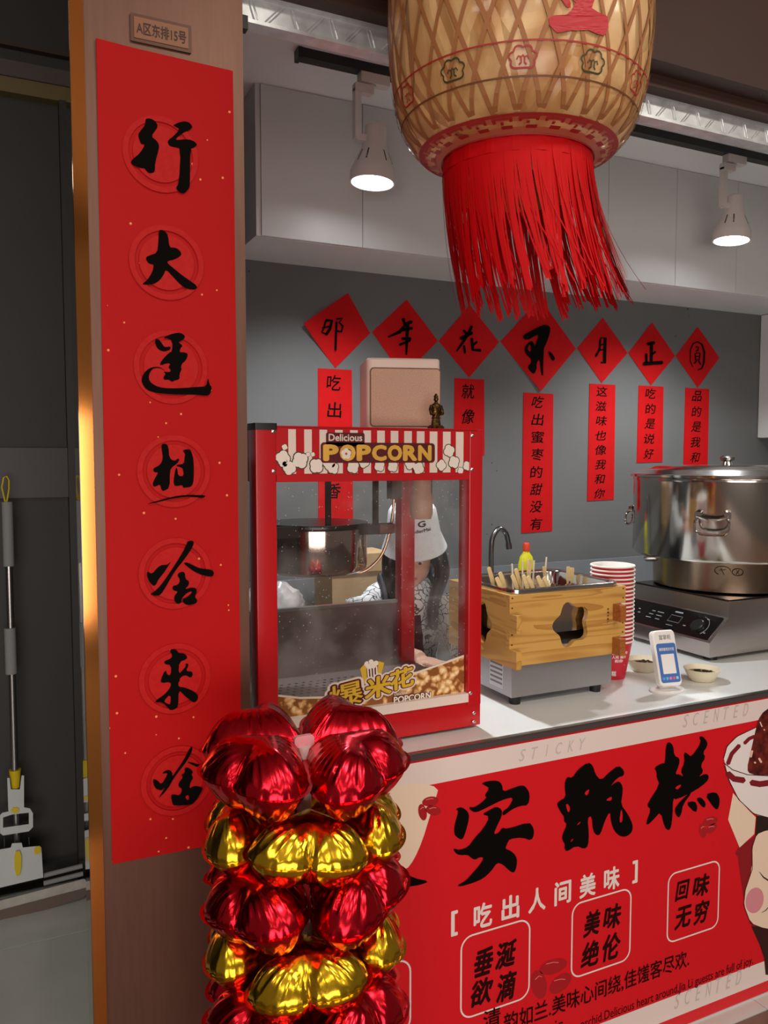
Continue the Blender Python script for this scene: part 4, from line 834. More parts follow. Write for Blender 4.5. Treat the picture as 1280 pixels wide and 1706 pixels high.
# control panel on the slant
d_ = Vector((SXt - SXa, 0, 1.148 - 1.073)); ln = d_.length; d_.normalize(); nn = Vector((-d_.z, 0, d_.x))
def pan_(u, v, o=0.0): p = Vector((SXa, SYa, 1.073)) + d_ * u + Vector((0, 1, 0)) * v + nn * o; return p
MB().prism(rrect(.008, ln - .006, .014, SYb - SYa - .014, .006), lambda a, b, c: pan_(a, b, c), -.001, .0012).build('control_panel', mat('control_black', (16, 16, 17), rough=.15), sv)
kn = MB().lathe([(.024, 0), (.024, .008), (.021, .011), (0, .011)], 32, M=Matrix.Translation(pan_(.052, .085, .001)) @ nn.to_track_quat('Z', 'Y').to_matrix().to_4x4(), caps=False).build('knob', mat('knob_black', (24, 24, 24), rough=.3), sv)
PRT = mat('panel_print', (150, 156, 160), rough=.4)
def arc(r, a0, a1, n=16): return [pan_(.052 + r * math.sin(t), .085 + r * math.cos(t), .0022) for t in [a0 + (a1 - a0) * i / n for i in range(n + 1)]]
MB().tube(arc(.0235, 2.2, 5.2), .0009, 5).build('knob_ring', STEEL_POL, kn)
MB().tube(arc(.040, 1.6, 3.9), .0007, 5).build('dial_mark', PRT, kn)
MB().tube([pan_(u, v, .0016) for u, v in ((.045, .165), (.045, .215), (.072, .215), (.072, .165))], .0008, 5, closed=True).build('display_frame', PRT, sv)
for u, v, a_, b_ in ((.085, .175, .006, .034), (.04, .13, .003, .012), (.04, .25, .003, .02), (.055, .25, .003, .026), (.07, .25, .003, .03), (.04, .29, .003, .024), (.055, .29, .003, .02), (.07, .29, .003, .016), (.05, .35, .004, .012), (.065, .36, .004, .010), (.028, .18, .002, .03), (.03, .04, .003, .008), (.085, .06, .003, .010)):
    MB().add([pan_(u, v, .0016), pan_(u + a_, v, .0016), pan_(u + a_, v + b_, .0016), pan_(u, v + b_, .0016)], [(0, 1, 2, 3)]).build('panel_mark', PRT, sv, smooth=0)
PX, PY = 2.375, 2.105
pt = thing('steamer_pot', (PX, PY, 1.2025), 'huge stainless steamer pot with a domed lid on the induction stove', 'pot')
PST = mat('pot_steel', (186, 182, 176), rough=.13, metal=1.0, bump=.05, bscale=30, stretch=(1, 1, .15))
PST2 = mat('pot_steel_worn', (150, 132, 112), rough=.25, metal=1.0, noise=.2, nscale=12)
MB().lathe([(0, 1.2022), (.236, 1.2022), (.245, 1.208), (.248, 1.30), (.252, 1.312), (.24, 1.314), (0, 1.314)], 56, (PX, PY, 0), caps=False).build('lower_pot', PST2, pt)
MB().lathe([(0, 1.313), (.29, 1.313), (.316, 1.316), (.3215, 1.325), (.322, 1.58), (.3245, 1.588), (.322, 1.594), (.316, 1.594), (.314, 1.35), (0, 1.33)], 72, (PX, PY, 0), caps=False).build('upper_pot', PST, pt)
ld = MB().lathe([(.322, 1.592), (.332, 1.596), (.333, 1.603), (.327, 1.607), (.312, 1.609), (.300, 1.619), (.262, 1.624), (.245, 1.632), (.15, 1.636), (.0, 1.638)], 72, (PX, PY, 0), caps=False).build('lid', STEEL_POL, pt)
MB().lathe([(.018, 1.636), (.014, 1.648), (.024, 1.654), (.026, 1.664), (.016, 1.670), (0, 1.671)], 20, (PX, PY, 0), caps=False).build('lid_knob', STEEL_POL, ld)
def pot_handle(ang, name='handle'):
    Mh = Matrix.Translation((PX, PY, 0)) @ Matrix.Rotation(ang, 4, 'Z')
    h = MB().tube(cat([(.326, -.040, 1.468), (.342, -.052, 1.452), (.346, -.050, 1.425), (.345, -.030, 1.412), (.345, .030, 1.412), (.346, .050, 1.425), (.342, .052, 1.452), (.326, .040, 1.468)], 5), .0042, 8, M=Mh)
    o = h.build(name, STEEL_POL, pt)
    MB().tube([(.330, -.048, 1.470), (.336, -.02, 1.462), (.336, .02, 1.462), (.330, .048, 1.470)], .0055, 8, M=Mh).build('hinge_bar', STEEL_POL, o)
    for s_ in (-1, 1): MB().rbox(.320, .334, s_ * .046 - .010, s_ * .046 + .010, 1.462, 1.484, .004, M=Mh, ax='x').build('bracket', STEEL_POL, o)
    return o
va = math.atan2(-PY, -PX)
pot_handle(va - R(7)); pot_handle(va - R(97)); pot_handle(va + R(83))
MB().lathe([(.012, -.01), (.012, .022), (.008, .03)], 14, M=Matrix.Translation((PX + .255 * math.cos(va - R(72)), PY + .255 * math.sin(va - R(72)), 1.295)) @ Matrix.Rotation(va - R(72), 4, 'Z') @ Matrix.Rotation(R(90), 4, 'Y')).build('drain_tap', STEEL, pt)
# scribbled marks on the lower pot
def potmap(a, z): th = va + a; return Vector((PX + .2492 * math.cos(th), PY + .2492 * math.sin(th), z))
MB().tube([potmap(-.02 + .10 * math.cos(t), 1.283 + .015 * math.sin(t)) for t in [i * .35 for i in range(13)]], .0008, 4).build('pen_mark', INK, pt)
MB().tube([potmap(.17 + .07 * math.cos(t), 1.280 + .012 * math.sin(t)) for t in [i * .4 for i in range(17)]], .0009, 4).build('pen_mark', INK, pt)
for q in ((( -.04, 1.29), (.0, 1.27)), ((-.06, 1.284), (.02, 1.287)), ((.15, 1.288), (.19, 1.272)), ((.19, 1.288), (.15, 1.272))):
    MB().tube([potmap(*q[0]), potmap(*q[1])], .0007, 4).build('pen_mark', INK, pt)

# ================================================================ payment stand and bowls
ps = thing('payment_code_stand', (1.672, 1.668, CT), 'white plastic payment stand with a blue front sticker on a flat foot', 'payment stand', rz=R(-9))
PW = mat('glossy_white_plastic', (236, 234, 232), rough=.2)
MB().loft([[(a, b, z) for a, b in ell(0, 0, .052 * k, .036 * k, 28)] for z, k in ((0, .98), (.002, 1), (.005, 1), (.008, .93))]).build('foot', PW, ps, local=True)
MB().rbox(-.022, .022, -.002, .02, .006, .03, .008).build('neck', PW, ps, local=True)
T = Matrix.Translation((0, -.012, .016)) @ Matrix.Rotation(R(-17), 4, 'X')
MB().rbox(-.036, .036, -.011, .011, 0, .155, .013, M=T, ax='y', e=.003).build('case', PW, ps, local=True)
st_ = MB().prism(rrect(-.031, .031, .010, .118, .007), lambda a, b, c: T @ Vector((a, c, b)), -.0117, -.0108).build('sticker', mat('sticker_blue', (70, 112, 182), rough=.35), ps, local=True)
MB().prism(rrect(-.021, .021, .034, .088, .001), lambda a, b, c: T @ Vector((a, c, b)), -.0122, -.0115).build('white_square', PW, st_, local=True)
text_into(MB(), '富掌柜', lambda a, b: T @ Vector((a, -.0114, b)), -.018, .020, .128, .142, .01).build('lettering', GREY_PL, ps, local=True, smooth=0, fix=False)
text_into(MB(), '推荐使用支付宝', lambda a, b: T @ Vector((a, -.0122, b)), -.024, .024, .097, .106, .015).build('lettering', PW, st_, local=True, smooth=0, fix=False)
for k, cc in enumerate(((90, 150, 230), (90, 190, 220), (230, 120, 190), (230, 90, 110), (140, 210, 230))):
    MB().prism(rrect(-.026 + k * .0108, -.0185 + k * .0108, .018, .0255, .0015), lambda a, b, c: T @ Vector((a, c, b)), -.0122, -.0115).build('pay_icon', mat('icon%d' % k, cc, rough=.4), st_, local=True)
BWL = mat('cream_bowl_paper', (226, 218, 190), rough=.55)
for (x, y, lab) in ((1.768, 1.862, 'small cream bowl of dark sample food between the cups and the payment stand'), (1.845, 1.705, 'small cream bowl of dark sample food beside the payment stand')):
    b_ = thing('sample_bowl', (x, y, CT), lab, 'bowl', 'sample bowls on the counter')
    MB().lathe([(0, .001), (.030, 0), (.034, .002), (.045, .022), (.051, .034), (.0525, .036), (.050, .0365), (.043, .022), (.031, .006), (0, .005)], 32, caps=False).build('shell', BWL, b_, local=True)
    MB().lathe([(.0, .026), (.030, .025), (.0445, .0225)], 24, caps=False).build('rice', mat('rice_brown', (170, 150, 110), rough=.7, noise=.4, nscale=200, col2=(90, 70, 44)), b_, local=True)
    for k in range(22):
        a_ = random.uniform(0, 6.28); r_ = .030 * math.sqrt(random.random()); 
        if k % 3 == 0: r_ *= .6
        MB().ball((r_ * math.cos(a_) - .006, r_ * math.sin(a_), .027), .0065, .004, .003, 8, 5, M=None).build('date_slice', mat('dark_dates', (48, 30, 22), rough=.4), b_, local=True)

# ================================================================ back counter, tap, bottle, box, bag
BCZ = 1.0
bc = thing('back_counter', (1.7, 2.78, FZ), 'grey back counter along the rear wall behind the popcorn machine', 'counter')
B(0.46, 2.9, 2.63, YW - .001, FZ, BCZ - .02).build('body', mat('back_body', (128, 130, 132), rough=.5), bc)
B(0.46, 2.9, 2.62, YW - .001, BCZ - .02, BCZ).build('worktop', STEEL, bc)
struct('trim_2', B(0.46, 2.9, YW - .014, YW - .0005, BCZ, 1.195), mat('splash_grey', (112, 115, 118), rough=.45))
tp = thing('kitchen_tap', (1.79, 2.75, BCZ), 'tall curved steel swan-neck tap at the back counter', 'tap')
MB().lathe([(.024, 0), (.024, .006), (.014, .012)], 20).build('flange', STEEL, tp, local=True)
TAPM = mat('tap_steel', (120, 122, 124), rough=.25, metal=1)
MB().tube(cat([(0, 0, .005), (0, 0, .15), (0, 0, .30), (.008, 0, .345), (.035, 0, .375), (.066, 0, .360), (.080, 0, .325), (.083, 0, .305)], 6), .0105, 12).build('neck', TAPM, tp, local=True)
MB().tube([(.083, 0, .312), (.086, 0, .290)], .0125, 12).build('spout', TAPM, tp, local=True)
MB().tube([(0, .0, .05), (.0, -.045, .065)], .006, 8).build('lever', TAPM, tp, local=True)
bt = thing('detergent_bottle', (1.925, 2.70, BCZ), 'yellow detergent bottle with a red cap near the tap', 'bottle')
def ov(z, a, b): return [(a * math.cos(2 * math.pi * j / 24), b * math.sin(2 * math.pi * j / 24), z) for j in range(24)]
MB().loft([ov(0, .034, .022), ov(.004, .037, .024), ov(.15, .037, .024), ov(.23, .036, .023), ov(.262, .028, .019), ov(.278, .014, .013), ov(.288, .013, .012)]).build('body', mat('yellow_detergent', (212, 206, 40), rough=.3), bt, local=True)
MB().lathe([(.0145, .284), (.0145, .312), (.011, .318), (0, .319)], 16, caps=False).build('cap', mat('cap_orange_red', (206, 62, 30), rough=.4), bt, local=True)
lb = MB().loft([ov(.05, .0374, .0244), ov(.215, .0370, .0238)], False).build('label', mat('bottle_label', (200, 200, 50), rough=.35), bt, local=True)
for r_, d, m_ in ((.019, .0248, mat('label_brown', (70, 40, 24))), (.011, .0252, mat('label_cream', (222, 200, 170)))):
    MB().prism(ell(0, .175, r_, r_ * 1.15, 20), lambda a, b, c: (a - .006, -math.sqrt(max(0, 1 - ((a - .006) / .038) ** 2)) * .0243 - c, b), 0, .0006 + (d - .0248)).build('label_badge', m_, lb, local=True, smooth=0)
bxo = thing('cardboard_box', (1.19, 2.74, BCZ), 'brown cardboard box on the back counter seen through the glass', 'box')
CARD = mat('cardboard', (186, 156, 116), rough=.8, noise=.06, nscale=30)
B(1.06, 1.30, 2.66, 2.84, BCZ, 1.315).build('carton', CARD, bxo); B(1.06, 1.30, 2.655, 2.66, 1.25, 1.315).build('flap', CARD, bxo)
bg = thing('plastic_bag', (.86, 2.74, BCZ), 'crumpled pale plastic bag with red print on the back counter', 'bag')
m = MB().ball((.86, 2.74, BCZ + .11), .13, .08, .115, 28, 18)
for v_ in m.v:
    k = 1 + .12 * math.sin(v_.x * 90 + v_.z * 60) * math.cos(v_.z * 80 + v_.y * 50); v_.x = .86 + (v_.x - .86) * k; v_.y = 2.74 + (v_.y - 2.74) * k; v_.z = BCZ + max(0, (v_.z - BCZ) * (k * .5 + .5))
m.build('sack', mat('bag_plastic', (206, 196, 192), rough=.3, noise=.5, nscale=14, col2=(150, 150, 150)), bg)
MB().lathe([(.02, .20), (.012, .225), (.03, .26), (.0, .25)], 14, (.86, 2.74, BCZ), caps=False).build('knot', MATS['bag_plastic'], bg)
# ================================================================ paper lantern
LC = Vector((.831, 1.207)); LZ = 2.177
PROF = [(.128, 2.177), (.150, 2.181), (.172, 2.193), (.192, 2.216), (.206, 2.247), (.216, 2.29), (.2215, 2.34), (.224, 2.40), (.2245, 2.48), (.224, 2.56), (.221, 2.62), (.213, 2.67), (.197, 2.71), (.172, 2.735), (.128, 2.745)]
def lr(z):
    if z <= PROF[0][1]: return PROF[0][0]
    for (r0, z0), (r1, z1) in zip(PROF, PROF[1:]):
        if z <= z1: return r0 + (r1 - r0) * (z - z0) / (z1 - z0)
    return PROF[-1][0]
lt = thing('paper_lantern', (LC.x, LC.y, 1.92), 'large tan paper lantern with cloud print and red fringe hanging before the shop', 'lantern')
pap = mat('oiled_lantern_paper', (218, 172, 112), rough=.36, coat=.3)
nt = pap.node_tree; N = nt.nodes.new; Lk = nt.links.new; bs = nt.nodes['Principled BSDF']
tc = N('ShaderNodeTexCoord'); mp = N('ShaderNodeMapping'); mp.inputs['Scale'].default_value = (1, 1, .45); mp.inputs['Rotation'].default_value = (.3, .5, 0); Lk(tc.outputs['Object'], mp.inputs[0])
n1 = N('ShaderNodeTexNoise'); n1.inputs['Scale'].default_value = 9; n1.inputs['Detail'].default_value = 5; n1.inputs['Distortion'].default_value = .8; Lk(mp.outputs[0], n1.inputs['Vector'])
vo = N('ShaderNodeTexVoronoi'); vo.feature = 'DISTANCE_TO_EDGE'; vo.inputs['Scale'].default_value = 13; Lk(mp.outputs[0], vo.inputs['Vector'])
rp = N('ShaderNodeValToRGB'); e = rp.color_ramp.elements; e[0].color = (*s2l((176, 122, 66)), 1); e[1].color = (*s2l((226, 190, 136)), 1); e[0].position = .35; e[1].position = .68
Lk(n1.outputs['Fac'], rp.inputs[0]); Lk(rp.outputs[0], bs.inputs['Base Color'])
bp = N('ShaderNodeBump'); bp.inputs['Strength'].default_value = .55; bp.inputs['Distance'].default_value = .006
mr = N('ShaderNodeMapRange'); mr.inputs['From Max'].default_value = .12; Lk(vo.outputs['Distance'], mr.inputs[0]); Lk(mr.outputs[0], bp.inputs['Height']); Lk(bp.outputs[0], bs.inputs['Normal'])
body = MB().lathe(PROF, 96, (LC.x, LC.y, 0), caps=False)
for i, v_ in enumerate(body.v):
    a = math.atan2(v_.y - LC.y, v_.x - LC.x); k = 1 + .0035 * math.sin(a * 24) * (1 if v_.z < 2.7 else .3) + .003 * math.sin(a * 7 + v_.z * 30)
    v_.x = LC.x + (v_.x - LC.x) * k; v_.y = LC.y + (v_.y - LC.y) * k
body.build('paper_body', pap, lt)
va0 = math.atan2(-LC.y, -LC.x)                 # direction from the lantern to the street
def lmap(a, z, o=.0035): th = va0 + a; r = lr(z) + o; return Vector((LC.x + r * math.cos(th), LC.y + r * math.sin(th), z))
BAMB = mat('bamboo_lattice', (160, 104, 58), rough=.6)
NS = 30
for s_ in (-1, 1):
    for i in range(NS):
        a0 = 2 * math.pi * i / NS; m = MB(); rows = []
        for k in range(41):
            z = 2.186 + (2.735 - 2.186) * k / 40; a = a0 + s_ * (z - 2.186) * 1.75; h = .0034 / lr(z)
            rows.append([lmap(a - h, z, .0026), lmap(a + h, z, .0026)])
        for r0, r1 in zip(rows, rows[1:]): m.add([r0[0], r0[1], r1[1], r1[0]], [(0, 1, 2, 3)])
        m.build('bamboo_strip', BAMB, lt, fix=False)
LRED = mat('lantern_red_ink', (164, 40, 36), rough=.5); LGRN = mat('lantern_green_ink', (64, 62, 30), rough=.5); LBRN = mat('lantern_brown_ink', (110, 66, 34), rough=.5)
def band(name, z0, z1, m_, o=.0036, n=120):
    m = MB()
    for k in range(n):
        a, b = 2 * math.pi * k / n, 2 * math.pi * (k + 1) / n; m.add([lmap(a, z0, o), lmap(b, z0, o), lmap(b, z1, o), lmap(a, z1, o)], [(0, 1, 2, 3)])
    return m.build(name, m_, lt, fix=False)
def Lhit(x, y):
    d = ray(x, y); t = .7
    for _ in range(4000):
        p = EYE + d * t
        if math.hypot(p.x - LC.x, p.y - LC.y) <= lr(p.z): break
        t += .0005
    return p
zA, zB, zC, zD = Lhit(892, 68).z, Lhit(892, 128).z, Lhit(870, 192).z, Lhit(870, 224).z
band('printed_line', zA - .0012, zA + .0012, LRED); band('printed_line', zB - .0012, zB + .0012, LBRN)
band('printed_line', zC - .0015, zC + .0015, LRED); band('printed_line', zD - .0015, zD + .0015, LRED)
band('meander_ground', zD + .001, zC - .001, mat('meander_tan', (186, 104, 76), rough=.5), .0030)
# key-pattern band
nk = 24; hz = zC - zD
for k in range(nk):
    a0 = 2 * math.pi * k / nk; u = 2 * math.pi / nk; m = MB()
    def seg(x0, y0, x1, y1):
        P = []
        for q in range(4): P.append((a0 + u * (x0 + (x1 - x0) * q / 3), zD + hz * y0))
        for q in range(3):
            b0, b1 = P[q][0], P[q + 1][0]; m.add([lmap(b0, zD + hz * y0), lmap(b1, zD + hz * y0), lmap(b1, zD + hz * y1), lmap(b0, zD + hz * y1)], [(0, 1, 2, 3)])
    seg(.06, .14, .18, .86); seg(.06, .74, .80, .88); seg(.70, .30, .82, .88); seg(.36, .30, .82, .42); seg(.36, .30, .48, .62); seg(.06, .12, .98, .22)
    m.build('key_motif', LRED, lt, fix=False)
zm = (zA + zB) / 2
def cloud(a0, m_):
    m = MB(); S = .0175
    out = []
    for q in range(48):
        t = 2 * math.pi * q / 48; r = .92 + .22 * abs(math.sin(3.5 * (t - math.pi / 2)))
        x, y = r * math.cos(t) * 1.12, r * math.sin(t) * .85
        y = max(y, -.72) if abs(x) < .5 else y
        out.append((x, y))
    def put(pts, w_):
        pl = stroke(pts, w_); half = len(pts)
        L_ = pl[1:1 + half]; R_ = pl[2 + half:][::-1]
        for q in range(half - 1):
            m.add([lmap(a0 + p[0] * S / .222, zm + p[1] * S) for p in (L_[q], L_[q + 1], R_[q + 1], R_[q])], [(0, 1, 2, 3)])
    put(out + [out[0]], .15)
    put([(-.35, -.5), (-.15, -.35), (-.15, .05), (0, .2), (.15, .05), (.15, -.35), (.35, -.5)], .14)
    put([(-.55, -.1), (-.4, .15), (-.15, .05)], .12); put([(.55, -.1), (.4, .15), (.15, .05)], .12)
    m.build('cloud_motif', m_, lt, fix=False)
for k in range(12): cloud(R(2 + 30 * k), LRED if k % 2 == 0 else LGRN)
# foot of a large red character
def big(pl):
    pl = crop(pl, 640, 0, 2.909); bm = bmesh.new()
    tris = tessellate_polygon([[Vector((x, y, 0)) for x, y in pl]]); vs_ = [bm.verts.new((x, y, 0)) for x, y in pl]
    for t in tris:
        try: bm.faces.new([vs_[i] for i in t])
        except ValueError: pass
    for _ in range(3): bmesh.ops.subdivide_edges(bm, edges=bm.edges[:], cuts=1, use_grid_fill=True)
    bm.verts.ensure_lookup_table(); idx = {v: i for i, v in enumerate(bm.verts)}
    P = []
    for v in bm.verts:
        p = Lhit(v.co.x, v.co.y); c = Vector((p.x - LC.x, p.y - LC.y, 0)).normalized(); P.append(p + c * .004)
    F = [tuple(idx[v] for v in f.verts) for f in bm.faces]; bm.free()
    MB().add(P, F).build('large_character', mat('lantern_bright_red', (186, 34, 44), rough=.45), lt, fix=False)
big([(795, 95), (815, 82), (880, 78), (905, 55), (925, 20), (905, 0), (900, -70), (1010, -70), (1015, 0), (1000, 45), (1030, 65), (1075, 85), (1080, 140), (1062, 178), (1030, 172), (985, 152), (900, 155), (835, 165), (800, 130)])
big([(830, -40), (860, -60), (900, 20), (900, 45), (880, 40)])
# hanging ring, cord and fringe
MB().tube([(LC.x + .127 * math.cos(t), LC.y + .127 * math.sin(t), 2.744) for t in [2 * math.pi * i / 40 for i in range(40)]], .006, 8, closed=True).build('top_ring', BAMB, lt)
MB().tube([(LC.x, LC.y, 2.74), (LC.x, LC.y, 3.505)], .003, 6).build('cord', BLACK, lt)
for t in (0, 2.1, 4.2): MB().tube([(LC.x + .127 * math.cos(t), LC.y + .127 * math.sin(t), 2.744), (LC.x, LC.y, 2.95)], .002, 6).build('sling', BLACK, lt)
MB().lathe([(.112, 2.125), (.116, 2.125), (.120, 2.18), (.116, 2.18)], 48, (LC.x, LC.y, 0), caps=False).build('inner_ring', mat('bamboo_ring', (214, 170, 100), rough=.5), lt)
FR = mat('red_fringe_silk', (192, 4, 12), rough=.6, spec=.15)
m = MB()
for k in range(96):
    pts = []
    for q in (k, k + 1):
        t = 2 * math.pi * q / 96; r = .1285 + .0008 * math.sin(q * 5)
        pts += [Vector((LC.x + r * math.cos(t), LC.y + r * math.sin(t), 2.178)), Vector((LC.x + (r + .002) * math.cos(t), LC.y + (r + .002) * math.sin(t), 2.150))]
    m.add([pts[0], pts[2], pts[3], pts[1]], [(0, 1, 2, 3)])
m.build('fringe_header', FR, lt)
rf = random.Random(3); m = MB(); right = Vector((_R.x, _R.y, 0))
ncl = 64
for cl in range(ncl):
    tc_ = 2 * math.pi * (cl + rf.uniform(-.3, .3)) / ncl; lng = .232 + rf.uniform(-.022, .014); tw = rf.uniform(-.014, .014); outw = rf.uniform(.0, .012)
    for k in range(10):
        t = tc_ + 2 * math.pi / ncl * (k / 9 - .5) * 1.25; c = Vector((math.cos(t), math.sin(t), 0)); cc = Vector((math.cos(tc_), math.sin(tc_), 0))
        sd = c.dot(right); ln_ = lng + rf.uniform(-.014, .008); j = rf.uniform(-.006, .006); stray = rf.uniform(.02, .045) if rf.random() < .03 else 0
        base = Vector((LC.x, LC.y, 2.170)) + c * .1295; tang = Vector((-c.y, c.x, 0)); pr = None; gather = rf.uniform(.35, .9)
        for q in range(10):
            u = q / 9
            wind = (.034 + .022 * max(0, sd)) * u ** 1.7
            p = base + right * (wind + stray * u * u) + c * (outw * u) + (cc - c) * (.1295 * gather * u ** 1.3) + tang * (tw * u * u + j * u * math.sin(u * 5 + j * 900)) + Vector((0, 0, -ln_ * u))
            wd_ = .0013; cur = (p - tang * wd_, p + tang * wd_)
            if pr: m.add([pr[0], pr[1], cur[1], cur[0]], [(0, 1, 2, 3)])
            pr = cur
tag(m.build('fringe', FR, lt, fix=False), kind='stuff')

# ================================================================ foil heart balloon column
FOILR = mat('red_foil', (214, 30, 46), rough=.2, metal=1.0, bump=.08, bscale=40); FOILG = mat('gold_foil', (222, 180, 44), rough=.18, metal=1.0, bump=.08, bscale=40)
def heart_mesh(seed, SZ=.098, T=.052):
    rd = random.Random(seed); n = 120; out = []
    for i in range(n):
        t = 2 * math.pi * i / n
        x = 16 * math.sin(t) ** 3; y = 13.8 * math.cos(t) - 3.3 * math.cos(2 * t) - 1.2 * math.cos(3 * t) - .3 * math.cos(4 * t)
        out.append(Vector((x / 17, y / 17)))
    cen = Vector((0, .14)); V = []; Fc = []; S = [0, .12, .25, .38, .5, .61, .71, .79, .86, .915, .955, .985, 1.0]
    ph = [rd.uniform(0, 6.28) for _ in range(4)]
    def dist(p): return min((p - o).length for o in out)
    D = max(dist(cen + (o - cen) * .35) for o in out[::6]) * 1.08
    top = []
    for s in S:
        row = []
        for i, o in enumerate(out):
            p = cen + (o - cen) * s; d = min(1, dist(p) / D); z = .42 * (1 - (1 - d) ** 2) ** .5 + .58 * (1 - (1 - d) ** 1.8)
            w_ = i / n * 2 * math.pi; ed = max(0, (s - .45) / .55)
            cr = abs(math.sin(w_ * 17 + ph[0] + 1.5 * math.sin(3 * w_ + ph[2]))) ** .7
            z *= 1 - .42 * ed * (1 - cr) ** 2
            z += .05 * ed * (1 - ed) * math.sin(w_ * 29 + ph[1])
            pr_ = p * (1 - .045 * ed * cr)
            row.append((pr_.x, pr_.y, z))
        top.append(row)
    R_ = len(S)
    for sgn in (1, -1):
        o0 = len(V)
        for row in top:
            for (x, y, z) in row: V.append((x * SZ, y * SZ, sgn * z * T))
        for a in range(R_ - 1):
            for i in range(n):
                j = (i + 1) % n; f = (o0 + a * n + i, o0 + a * n + j, o0 + (a + 1) * n + j, o0 + (a + 1) * n + i); Fc.append(f if sgn > 0 else f[::-1])
    # flat sealed seam
    o0 = len(V)
    for i, p in enumerate(out):
        q = cen + (p - cen) * 1.05; V.append((q.x * SZ, q.y * SZ, .0004))
        q = cen + (p - cen) * .97; V.append((q.x * SZ, q.y * SZ, .0004))
    for i in range(n):
        j = (i + 1) % n; Fc.append((o0 + 2 * i, o0 + 2 * j, o0 + 2 * j + 1, o0 + 2 * i + 1))
    m = MB(); m.v = [Vector(v) for v in V]; m.f = Fc; return m
BX, BY = .437, 1.225
bs_ = thing('balloon_stand', (BX, BY, FZ), 'slim pole stand carrying the column of foil balloons', 'stand')
MB().lathe([(0, 0), (.15, 0), (.15, .012), (.03, .022), (.012, .03), (.012, 1.08), (0, 1.08)], 28, caps=False).build('pole', mat('stand_plastic', (206, 198, 194), rough=.4), bs_, local=True)
MB().rbox(-.017, .017, -.004, .004, 1.06, 1.098, .006, ax='y').build('clip', mat('clear_pink_clip', (230, 160, 170), rough=.15), bs_, local=True)
lay = [('r', 1.168), ('g', 1.058), ('r', .962), ('g', .860), ('r', .762), ('g', .66), ('r', .56), ('g', .46), ('r', .36)]
protos = {}
ords = ['topmost red', 'upper gold', 'second red', 'second gold', 'third red', 'third gold', 'fourth red', 'lowest gold', 'lowest red']
vb = math.atan2(-BY, -BX)
for li, (cl, z) in enumerate(lay):
    for k in range(4):
        key = (cl, k % 2)
        a = vb + R(90) * k + (R(45) if cl == 'r' else 0) + R(random.uniform(-5, 5)) + R(4)
        if key not in protos:
            ob = heart_mesh(11 + len(protos), .106 if cl == 'r' else .100, .058 if cl == 'r' else .053).build('foil_balloon', FOILR if cl == 'r' else FOILG, None, smooth=80); protos[key] = ob
        else:
            ob = protos[key].copy(); COL.objects.link(ob)
        rad = .098
        zz = z + random.uniform(-.006, .006) + (.012 if math.cos(a - vb) < 0 and li == 0 else 0)
        ob.location = (BX + rad * math.cos(a), BY + rad * math.sin(a), zz)
        # local +y (lobes) points outward; tilt outward edge down
        ob.rotation_euler = (Matrix.Rotation(a - R(90), 4, 'Z') @ Matrix.Rotation(R(-4 + random.uniform(-5, 5)), 4, 'X') @ Matrix.Rotation(R(random.uniform(-8, 8)), 4, 'Y')).to_euler()
        tag(ob, '%s foil heart balloon of the %s layer, %s' % ('red' if cl == 'r' else 'gold', ords[li], (('lobes to the lane beside the banner', 'lobes to the counter beside the banner', 'lobes to the pillar', 'lobes to the lane by the recess') if cl == 'r' else ('lobes to the lane', 'lobes along the banner', 'lobes to the counter', 'lobes to the recess'))[k]), 'balloon', '%s layer of balloons' % ords[li])

# ================================================================ squeeze mop in the recess
YM = 2.985
mp_ = thing('squeeze_mop', (W(28, 1500, Y=YM).x, YM, FZ), 'grey and yellow squeeze mop standing against the dark door', 'mop')
MGREY = mat('mop_grey_foam', (140, 145, 147), rough=.8); MWH = mat('mop_white_plastic', (196, 204, 206), rough=.4)
def wm(x, y, dy=0.0): p = W(x, y, Y=YM); return Vector((p.x, YM + dy, p.z))
def mcyl(x0, y0, x1, y1, r): return MB().tube([wm(x0, y0), wm(x1, y1)], r, 16)
MB().tube([wm(*p) for p in ((9, 838), (3, 812), (6, 796), (11, 793), (15, 800), (15, 815), (11, 838))], .0028, 8).build('hanging_loop', YELLOW, mp_)
mcyl(12, 836, 15, 943, .0175).build('grip', MGREY, mp_)
mcyl(15, 942, 25, 1290, .0115).build('pole', STEEL, mp_)
mcyl(16.5, 1046, 19, 1122, .0185).build('sleeve', MGREY, mp_)
MB().tube([wm(25, 1282), wm(25.5, 1312)], [.0195, .013], 16).build('yellow_collar', YELLOW, mp_)
mcyl(25, 1310, 29, 1412, .0105).build('lower_pole', STEEL, mp_)
f3 = lambda d: (lambda a, b, c: W(a, b, Y=YM + c))
MB().prism([(12, 1296), (16, 1296), (18, 1315), (33, 1315), (36, 1292), (40, 1292), (40, 1345), (50, 1347), (55, 1355), (55, 1378), (48, 1385), (5, 1392), (0, 1388), (0, 1358), (4, 1354), (14, 1352)], f3(0), -.022, -.004, [[(5, 1362), (5, 1379), (48, 1373), (48, 1354), (38, 1355), (20, 1357)]]).build('wringer_lever', MWH, mp_)
MB().prism(chaikin([(18, 1346), (32, 1345), (31, 1354), (20, 1355)]), f3(0), -.026, -.02).build('lever_button', YELLOW, mp_)
MB().prism([(-75, 1440), (-70, 1428), (18, 1412), (20, 1405), (36, 1404), (38, 1412), (66, 1409), (69, 1412), (72, 1462), (-72, 1496)], f3(0), -.05, -.02).build('head_plate', MWH, mp_)
MB().prism(chaikin([(23, 1419), (36, 1417), (35, 1457), (25, 1460)]), f3(0), -.06, -.048).build('yellow_clip', YELLOW, mp_)
MB().prism(chaikin([(57, 1411), (68, 1409), (68, 1422), (57, 1424)]), f3(0), -.056, -.048).build('yellow_tab', YELLOW, mp_)
